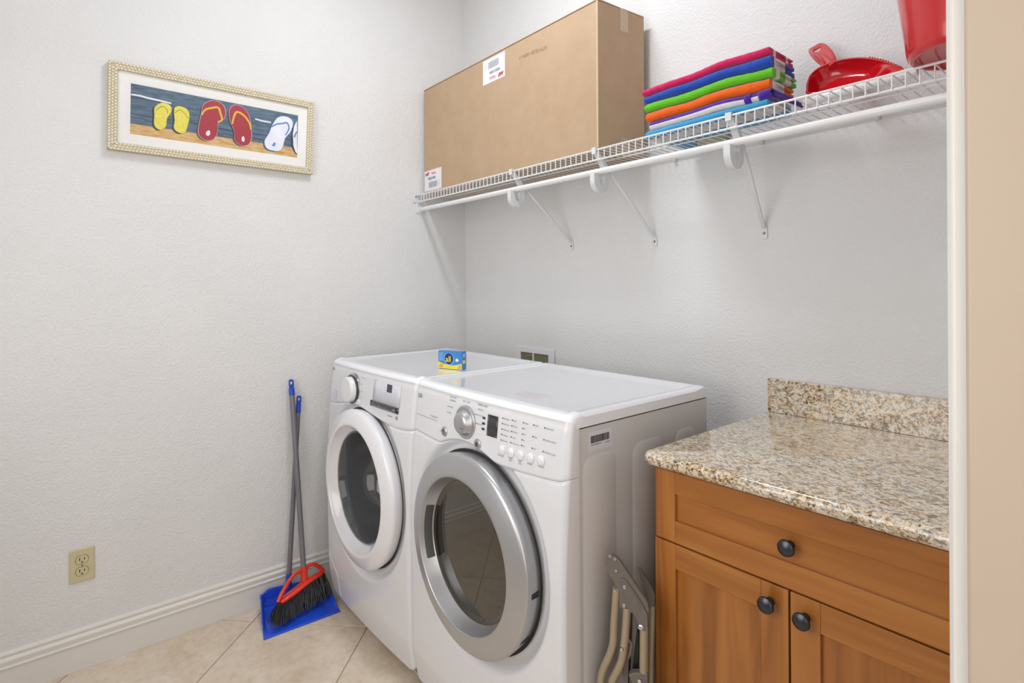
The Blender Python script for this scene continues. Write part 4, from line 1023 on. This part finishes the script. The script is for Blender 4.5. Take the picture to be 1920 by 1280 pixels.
stroke('highlight', [(-1.466, 1.9925), (-1.44, 1.993), (-1.413, 1.990), (-1.375, 1.9885), (-1.342, 1.986)], .0036, PC['white'], .0003)
stroke('highlight', [(-1.049, 1.9845), (-1.02, 1.9815), (-.987, 1.981)], .0034, PC['white'], .0003)
def flop(pts, mat, edge, sh=True):
    c = (sum(p[0] for p in pts) / len(pts), sum(p[1] for p in pts) / len(pts))
    if sh: paint('shadow', [(p[0] - .0065, p[1] - .0045) for p in pts], PC['dk'], .0003)
    paint('sole_edge', [(c[0] + (p[0] - c[0]) * 1.06, c[1] + (p[1] - c[1]) * 1.03) for p in pts], edge, .0004)
    paint('sole', pts, mat, .0005)
flop([(-1.3692, 1.983), (-1.345, 1.976), (-1.3425, 1.954), (-1.3560, 1.928), (-1.3600, 1.897), (-1.3780, 1.8815), (-1.3950, 1.894), (-1.3950, 1.930), (-1.3930, 1.962)], PC['yel'], PC['olive'])
flop([(-1.3124, 1.981), (-1.290, 1.973), (-1.2830, 1.950), (-1.2890, 1.915), (-1.2970, 1.888), (-1.3140, 1.8805), (-1.3330, 1.894), (-1.3310, 1.925), (-1.3330, 1.957), (-1.3290, 1.974)], PC['yel'], PC['olive'])
stroke('strap', [(-1.392, 1.948), (-1.380, 1.962), (-1.366, 1.969), (-1.356, 1.958), (-1.353, 1.945)], .0012, PC['olive'], .0007)
stroke('strap', [(-1.331, 1.952), (-1.322, 1.962), (-1.312, 1.967), (-1.297, 1.955), (-1.286, 1.938)], .0012, PC['olive'], .0007)
flop([(-1.2007, 2.026), (-1.170, 2.018), (-1.1590, 1.990), (-1.1650, 1.962), (-1.1850, 1.940), (-1.1880, 1.905), (-1.2050, 1.8740), (-1.2330, 1.870), (-1.2520, 1.888), (-1.2500, 1.925), (-1.2420, 1.965), (-1.2340, 2.003)], PC['red'], PC['pk'])
flop([(-1.1175, 2.026), (-1.090, 2.018), (-1.0720, 1.991), (-1.0650, 1.950), (-1.0640, 1.905), (-1.0760, 1.8765), (-1.1020, 1.8685), (-1.1250, 1.886), (-1.1260, 1.920), (-1.1400, 1.955), (-1.1440, 1.990), (-1.1360, 2.015)], PC['red'], PC['pk'])
stroke('strap', [(-1.242, 1.962), (-1.230, 1.984), (-1.208, 1.996), (-1.184, 2.002), (-1.176, 1.980), (-1.171, 1.958), (-1.186, 1.944)], .0038, PC['strap'], .0007)
stroke('strap', [(-1.134, 1.948), (-1.128, 1.978), (-1.116, 1.999), (-1.090, 1.989), (-1.070, 1.962), (-1.065, 1.938)], .0038, PC['strap'], .0007)
paint('heel_mark', [(-1.226, 1.900), (-1.216, 1.908), (-1.213, 1.895), (-1.219, 1.886), (-1.227, 1.889)], PC['white'], .0007); paint('heel_mark', [(-1.100, 1.899), (-1.093, 1.906), (-1.089, 1.895), (-1.092, 1.884), (-1.099, 1.887)], PC['white'], .0007)
flop([(-.9331, 2.017), (-.9060, 2.010), (-.8990, 1.990), (-.9100, 1.955), (-.9310, 1.925), (-.9420, 1.885), (-.9600, 1.8670), (-1.0020, 1.871), (-1.0120, 1.900), (-.9950, 1.935), (-.9800, 1.975), (-.9600, 2.006)], PC['white'], PC['bl'])
stroke('strap', [(-.984, 1.964), (-.965, 1.978), (-.940, 1.986), (-.922, 1.991), (-.915, 1.968), (-.930, 1.938)], .0032, PC['bl'], .0007)
paint('heel_mark', [(-.981, 1.893), (-.973, 1.902), (-.969, 1.895), (-.975, 1.884), (-.983, 1.886)], PC['bl'], .0007)
paint('shadow', [(-.8815, 2.006), (-.900, 1.975), (-.9075, 1.93), (-.905, 1.893), (-.890, 1.866), (-.8815, 1.864)], PC['dk'], .0006, smoothn=0)
paint('sole', [(-.8812, 2.008), (-.893, 1.985), (-.899, 1.95), (-.897, 1.90), (-.888, 1.872), (-.8812, 1.868)], PC['white'], .0008, smoothn=0)
stroke('strap', [(-.8815, 1.962), (-.888, 1.95), (-.893, 1.935)], .003, PC['bl'], .0010)
gm, nt, b = newmat('picture_glass'); b.inputs['Base Color'].default_value = (1, 1, 1, 1); b.inputs['Transmission Weight'].default_value = 1; b.inputs['Roughness'].default_value = 0; b.inputs['IOR'].default_value = 1.45
nt.nodes.remove(b); o_ = nt.nodes['Material Output']; tr = nt.nodes.new('ShaderNodeBsdfTransparent'); gb = nt.nodes.new('ShaderNodeBsdfGlossy'); gb.inputs['Roughness'].default_value = .02; mx = nt.nodes.new('ShaderNodeMixShader'); fz = nt.nodes.new('ShaderNodeFresnel'); fz.inputs[0].default_value = 1.22
nt.links.new(fz.outputs[0], mx.inputs[0]); nt.links.new(tr.outputs[0], mx.inputs[1]); nt.links.new(gb.outputs[0], mx.inputs[2]); nt.links.new(mx.outputs[0], o_.inputs[0])
obj('glass_pane', MB().add([(.0195, *p) for p in insetq(.0268)], [(0, 1, 2, 3)]), gm, pf, smooth=False)

# ------------------------------------------------------------ power outlet on the left wall
po = thing('power_outlet', (.003, -1.6118, .3530), 'ivory double power outlet low on the left wall', 'outlet')
oy, oz = -1.6118, .3530
def hplate(x0_, x1_, pts0, ins):
    return MB().hull(([(x0_, a, b) for a, b in pts0], [(x1_, oy + (a - oy) * (1 - ins), oz + (b - oz) * (1 - ins)) for a, b in pts0]))
obj('cover_plate', hplate(.0006, .0062, rrect(oy - .0348, oy + .0348, oz - .0572, oz + .0572, .003, 3), .055), 'ivory', po, bevel=.0008)
for dz in (.0195, -.0195):
    pts = []
    for i in range(32):
        a = 2 * pi * i / 32; yy = .0172 * math.cos(a); zz = .0172 * math.sin(a); zz = max(-.0138, min(.0138, zz)); pts.append((oy + yy, oz + dz + zz))
    obj('socket_gap', MB().prism([(oy + (a - oy) * 1.06, oz + dz + (b - oz - dz) * 1.07) for a, b in pts], .0060, .00655, 'x'), 'ivory_dk', po)
    sk = obj('socket', MB().prism(pts, .006, .0078, 'x'), 'ivory', po, bevel=.0004)
    for dy, hh in ((-.0066, .0048), (.0066, .0040)): obj('slot', MB().box(.0077, .0080, oy + dy - .0013, oy + dy + .0013, oz + dz + .0030 - hh, oz + dz + .0030 + hh), 'ivory_dk', sk)
    obj('ground_hole', MB().prism(circ(oy, oz + dz - .0078, .0026, 14), .0077, .0080, 'x'), 'ivory_dk', sk)
obj('screw', MB().lathe([(.0026, .006), (.0026, .0072), (.0001, .0076)], (0, oy, oz), 'x', 14), 'screw', po)

# ------------------------------------------------------------ blue dustpan on the floor
dp_ = thing('blue_dustpan', (.16, -.94, 0), 'blue long-handled dustpan standing on the tiles against the baseboard', 'dustpan')
FL, FR = Vector((.2504, -1.0954, .0015)), Vector((.2627, -.8078, .0015))
BL, BR = Vector((.062, -1.052, .012)), Vector((.100, -.800, .012))
def panf(u, v):
    # u across, v from lip (0) to the top of the back wall (1)
    if v < .62:
        t = v / .62; p = FL.lerp(FR, u).lerp(BL.lerp(BR, u), t); p.z = .0015 + .0125 * t ** 1.5
    else:
        t = (v - .62) / .38; b0 = BL.lerp(BR, u)
        topz = .082 - .020 * u - .030 * max(0, (abs(u - .5) - .36) / .14) ** 2
        p = Vector((b0.x - .008 * math.sin(t * pi / 2) - .012 * math.sin(pi * u) * 1, b0.y, .014 + (topz - .014) * t))
        p.x = max(p.x, .0215)
    if v < .62: p.x -= .012 * math.sin(pi * u) * (v / .62)
    return p
m = MB(); nu, nv = 28, 26
def full(u, v):
    p = panf(u, v); e = min(u, 1 - u)
    if e < .045 and v > .03:                      # side walls rise towards the back
        h = (.058 if u < .5 else .046) * sm(min(1, v / .62)) ** 1.1; k_ = (1 - e / .045) ** .8
        if v < .62: p.z += h * k_
        else: p.z = max(p.z, .014 + h * k_ * (1 - (v - .62) / .38) + 0) if False else p.z + h * k_ * (1 - (v - .62) / .38) * .9
    return tuple(p)
uu = [0, .006, .015, .028, .045] + [.045 + .91 * i / 18 for i in range(1, 18)] + [.955, .972, .985, .994, 1]
vv = [i / 26 for i in range(27)]
m.add([full(u, v) for u in uu for v in vv], [(i * 27 + j, (i + 1) * 27 + j, (i + 1) * 27 + j + 1, i * 27 + j + 1) for i in range(len(uu) - 1) for j in range(26)])
pan_o = obj('pan', m, 'blue', dp_, solid=.0028)
rimp = [full(u, 1) for u in uu]
obj('rim', MB().tube([full(0, v) for v in vv[6:]] + rimp[1:-1] + [full(1, v) for v in vv[6:]][::-1], .0030, 8), 'blue', dp_)
obj('lip', MB().tube([FL + Vector((0, 0, .0010)), FR + Vector((0, 0, .0010))], .0024, 6), 'blue', dp_)
for q in range(7):        # comb teeth at the back left
    u = .07 + q * .045; a, b = Vector(full(u, .80)), Vector(full(u, .985))
    obj('comb_tooth', MB().tube([a + Vector((.004, 0, 0)), b + Vector((.005, 0, -.004))], [.0028, .0022], 6), 'blue', dp_)
pb0, pb1 = Vector((.058, -.9430, .070)), Vector((.0205, -.8825, .832))
obj('socket', MB().tube([pb0 - (pb1 - pb0).normalized() * .010, pb0.lerp(pb1, .06)], [.0125, .0115], 14), 'navy', dp_)
obj('pole', MB().tube([pb0, pb0.lerp(pb1, .93)], .0095, 16), 'tube_grey', dp_, label='grey steel pole')
def cap(p0, p1, par, r=.0105):
    d = (p1 - p0).normalized(); s_ = Vector((0, 1, 0)); s_ = (s_ - d * s_.dot(d)).normalized(); n_ = d.cross(s_)
    L_ = (p1 - p0).length; body = MB().tube([p0, p0 + d * L_ * .55], [r, r * .95], 16)
    o = obj('end_cap', body, 'navy', par, bevel=.001, label='blue plastic end cap')
    # flat hanging tab with a hole
    N_ = 24; ot = []; it = []
    for i in range(N_):
        a = 2 * pi * i / N_ ; ca, sa = math.cos(a), math.sin(a); kx_ = max(abs(ca), abs(sa)) ** .6
        ot.append((.019 + .019 * ca / kx_, .0098 * sa / kx_)); it.append((.023 + .0072 * ca, .0058 * sa))
    q0 = p0 + d * L_ * .52; mm = MB()
    for off in (-.0035, .0035):
        for lst in (ot, it): mm.v += [tuple(q0 + d * a + s_ * b + n_ * off) for a, b in lst]
    for i in range(N_):
        j = (i + 1) % N_
        mm.f += [(i, j, N_ + j, N_ + i), (2 * N_ + i, 3 * N_ + i, 3 * N_ + j, 2 * N_ + j), (i, 2 * N_ + i, 2 * N_ + j, j), (N_ + i, N_ + j, 3 * N_ + j, 3 * N_ + i)]
    mm.m = [0] * len(mm.f)
    obj('hanging_loop', mm, 'navy', o)
cap(pb0.lerp(pb1, .915), pb1, dp_)

# ------------------------------------------------------------ broom
br_ = thing('broom', (.15, -.93, .012), 'red-headed broom with black bristles, standing in the blue dustpan', 'broom')
BT = Vector((.0235, -.9155, .899)); B0 = Vector((.1325, -.9035, .100))
bn = Vector((.965, .228, .129)).normalized()
def plate3(nm, outl_, holes=None, th=.012, mat='orange_red'):
    pass
# frame bars follow the outline seen from the room
def bar(pts, r, nm='frame_bar'): obj(nm, MB().tube([Vector(p) for p in pts], r, 10), 'orange_red', hd_)
base_pts = [(.1645, -1.0145, .0690), (.1570, -.9850, .0740), (.1440, -.9350, .0860), (.1330, -.8930, .0990), (.1235, -.8530, .1030), (.1150, -.8185, .1035)]
m = MB(); rows = []
for i, p in enumerate(base_pts):
    p = Vector(p); t = i / 5; h = .011 + .003 * math.sin(pi * t); w_ = .014 + .008 * math.sin(pi * min(1, t * 1.0 + .1))
    upv = Vector((-.13, 0, .99)); rows.append([tuple(p + upv * h * c + bn * w_ * s_) for c, s_ in [(math.cos(2 * pi * q / 12), math.sin(2 * pi * q / 12)) for q in range(12)]])
m.v = [q for r in rows for q in r]; m.f = [(a * 12 + b, a * 12 + (b + 1) % 12, (a + 1) * 12 + (b + 1) % 12, (a + 1) * 12 + b) for a in range(5) for b in range(12)] + [tuple(range(12))[::-1], tuple(range(60, 72))]; m.m = [0] * len(m.f)
hd_ = obj('head', m, 'orange_red', br_, sub=1, label='orange red triangular plastic head')
bar([(.1640, -1.0160, .0740), (.1590, -1.0030, .0960), (.1465, -.9720, .1300), (.1370, -.9450, .1480), (.1300, -.9150, .1500), (.1265, -.9020, .1510)], [.0085, .0085, .0080, .0078, .0080, .0085])
bar([(.1265, -.9020, .1510), (.1200, -.8760, .1555), (.1165, -.8580, .1520), (.1145, -.8400, .1370), (.1135, -.8220, .1150), (.1140, -.8180, .1050)], [.0085, .0078, .0075, .0080, .0080, .0085])
dA = (BT - B0).normalized()
obj('socket', MB().tube([B0 - dA * .004, B0 + dA * .060], [.0150, .0128], 16), 'orange_red', hd_)
obj('pole', MB().tube([B0 + dA * .055, B0.lerp(BT, .945)], .0105, 16), 'tube_grey', br_, label='grey steel pole')
cap(B0.lerp(BT, .935), BT, br_, .0118)
random.seed(3)
bm_ = MB()
def bristle(t, w_, k_):
    i = min(4, int(t * 5)); f = t * 5 - i; p = Vector(base_pts[i]).lerp(Vector(base_pts[i + 1]), f) + bn * w_ * .016
    btm = Vector((.2300, -1.050, .016)).lerp(Vector((.170, -.815, .020)), t ** .95)
    btm += bn * (w_ * .030 - .018) + Vector((random.uniform(-.012, .012), random.uniform(-.012, .012), 0))
    btm.z = max(.0165, .017 + random.uniform(0, .016) + .014 * t)
    mid = p.lerp(btm, .5) + Vector((random.uniform(-.006, .006), random.uniform(-.006, .006), random.uniform(-.002, .008)))
    bm_.tube([p - Vector((0, 0, .004)), mid, btm], [.0011, .0010, .0007], 3, cap=False)
for k_ in range(1500): bristle(random.random(), random.uniform(-1, 1), k_)
core = []
for i in range(7):
    t = i / 6; a = Vector(base_pts[min(5, int(t * 5))]).lerp(Vector(base_pts[min(5, int(t * 5) + 1)]), t * 5 - int(t * 5)); b = Vector((.222, -1.040, .030)).lerp(Vector((.162, -.822, .036)), t) - bn * .018
    core.append([a + bn * .011, b + bn * .017, b - bn * .012, a - bn * .011])
mm = MB(); mm.v = [tuple(p) for r in core for p in r]; mm.f = [(a * 4 + b, a * 4 + (b + 1) % 4, (a + 1) * 4 + (b + 1) % 4, (a + 1) * 4 + b) for a in range(6) for b in range(4)] + [(3, 2, 1, 0), (24, 25, 26, 27)]; mm.m = [0] * len(mm.f)
o = obj('bristles', bm_, 'bristle', br_, smooth=False, recalc=False); o['kind'] = 'stuff'
obj('bristle_core', mm, 'bristle', br_)

# ------------------------------------------------------------ folded step stool between dryer and cabinet
ss = thing('step_stool', (1.59, -.66, 0), 'folded taupe and grey metal step stool stowed between the dryer and the cabinet', 'step stool')
A_, B_ = Vector((1.532, -.67, 0)), Vector((1.62, -.615, 0)); sd = (B_ - A_).normalized(); sn = Vector((.53, -.848, 0))
KS = .955
def S3(s_, z, off=0):
    p = A_ + sd * s_ + Vector((0, 0, z)); p = CAM + (p - CAM) * KS; return p + sn * off
def splate(nm, pts, o0, o1, mat, bev=.0015, par=None, label=None):
    return obj(nm, MB().hull(([S3(a, b, o0) for a, b in pts], [S3(a, b, o1) for a, b in pts])), mat, par or ss, bevel=bev, label=label)
PL = [(-.0006, .648), (-.0055, .630), (-.0035, .611), (.0125, .588), (.0245, .566), (.0247, .532), (.0390, .524), (.0560, .522), (.0671, .506), (.0706, .484), (.0921, .484), (.0948, .540), (.0905, .556), (.0780, .572), (.0289, .640), (.0204, .648), (.0106, .652)]
p1 = splate('hinge_plate', PL, -.010, .004, 'stool_grey', .003)
ARM = [(.0300, .603), (.0405, .601), (.0560, .583), (.0790, .551), (.0905, .530), (.0930, .487), (.0712, .487), (.0675, .508), (.0560, .532), (.0400, .560), (.0290, .586)]
p2 = splate('hinge_arm', ARM, .003, .008, 'stool_grey', .002)
INN = [(.034, .598), (.041, .596), (.056, .578), (.074, .553), (.068, .545), (.055, .548), (.040, .568), (.032, .588)]
p3 = splate('arm_inlay', INN, .0075, .0095, 'stool_grey', .001, p2)
lg = MB(); ldir = (S3(.066, .552) - S3(.040, .588)).normalized(); lup = ldir.cross(sn) * -1
textmb('COSCO', .0135, S3(.0440, .5715, .0100), ldir, sn.cross(ldir), .0004, lg, bold=.0002)
obj('embossed_lettering', lg, simple('raised_grey', '7d766e', .4), p2, smooth=False, recalc=False)
for s_, z, o_, r in ((.0185, .619, .004, .0040), (.0387, .585, .0098, .0045), (.0155, .571, .004, .0040), (.0365, .538, .004, .0045), (.0759, .496, .0085, .0065), (.0310, .436, .010, .0042), (.0723, .371, .012, .0050)):
    c = S3(s_, z, o_); m = MB(); ring_ = []
    e1, e2 = sd, Vector((0, 0, 1))
    for rr, hh in ((r, -.006), (r, .001), (r * .7, .0026), (.0001, .003)):
        m.v += [tuple(c + e1 * rr * math.cos(2 * pi * q / 14) + e2 * rr * math.sin(2 * pi * q / 14) + sn * hh) for q in range(14)]
    m.f = [(a * 14 + b, a * 14 + (b + 1) % 14, (a + 1) * 14 + (b + 1) % 14, (a + 1) * 14 + b) for a in range(3) for b in range(14)]; m.m = [0] * len(m.f)
    obj('rivet', m, 'chrome', ss)
obj('rivet', MB().tube([S3(.004, .647, -.012), S3(.004, .651, .006)], .0035, 8), 'chrome', ss); obj('rivet', MB().tube([S3(.016, .642, -.012), S3(.016, .646, .006)], .0035, 8), 'chrome', ss)
def leg(pts, r, off=0, nm='leg', mat='stool_tube'):
    pts = [(a, b) for a, b in pts]; sp_ = cr_(pts, 4)
    return obj(nm, MB().tube([S3(a, b, off) for a, b in sp_], r, 14), mat, ss, label=None)
leg([(.0187, .575), (.0121, .491), (.0093, .441), (.0005, .408), (-.0135, .374), (-.0212, .339), (-.024, .25), (-.024, .095)], .0088, -.004)
leg([(.0430, .532), (.0395, .480), (.0364, .446), (.0288, .400), (.0113, .359), (.0063, .345), (.002, .28), (.002, .095)], .0092, -.002)
leg([(.0825, .490), (.0815, .440), (.0808, .385), (.0805, .30), (.0805, .095)], .0098, 0)
splate('foot_bracket', [(.0457, .378), (.0560, .386), (.0700, .389), (.0915, .392), (.0914, .340), (.0626, .345)], -.008, .010, 'stool_grey', .003)
# the two steps folded flat behind the front side frame, and the far side frame
splate('step', [(.0500, .352), (.0640, .470), (.0690, .468), (.0700, .30), (.055, .25)], -.075, -.014, 'black', .002, label='black ribbed step folded upright')
splate('step', [(.0300, .36), (.0460, .53), (.0500, .53), (.0420, .32)], -.075, -.016, 'stool_grey', .002)
splate('hinge_plate', [(.0600, .588), (.0680, .588), (.0960, .545), (.1030, .530), (.1010, .474), (.0900, .474), (.0850, .52)], -.086, -.076, 'stool_grey', .002, label='grey hinge plate of the far side frame')
leg([(.0960, .500), (.0930, .42), (.0905, .33), (.0900, .095)], .0085, -.082)
obj('latch', MB().tube([S3(.046, .458, .0), S3(.053, .448, .0), S3(.050, .425, 0), S3(.046, .412, 0)], [.002, .0032, .003, .002], 8), 'stool_grey', ss)
for s_ in (-.024, .002, .0805): obj('foot', MB().tube([S3(s_, .095, -.003), S3(s_, .0605, -.003)], .0115, 12), 'black', ss)

for o in bpy.data.objects:
    if o.parent and o.name.split('.')[0] in ('lettering', 'indicator_dots', 'button_symbols', 'key_symbols', 'bar_code', 'notice', 'logo', 'logo_lettering', 'band_lettering', 'ink_print', 'embossed_lettering', 'indicator_light'): o['kind'] = 'stuff'
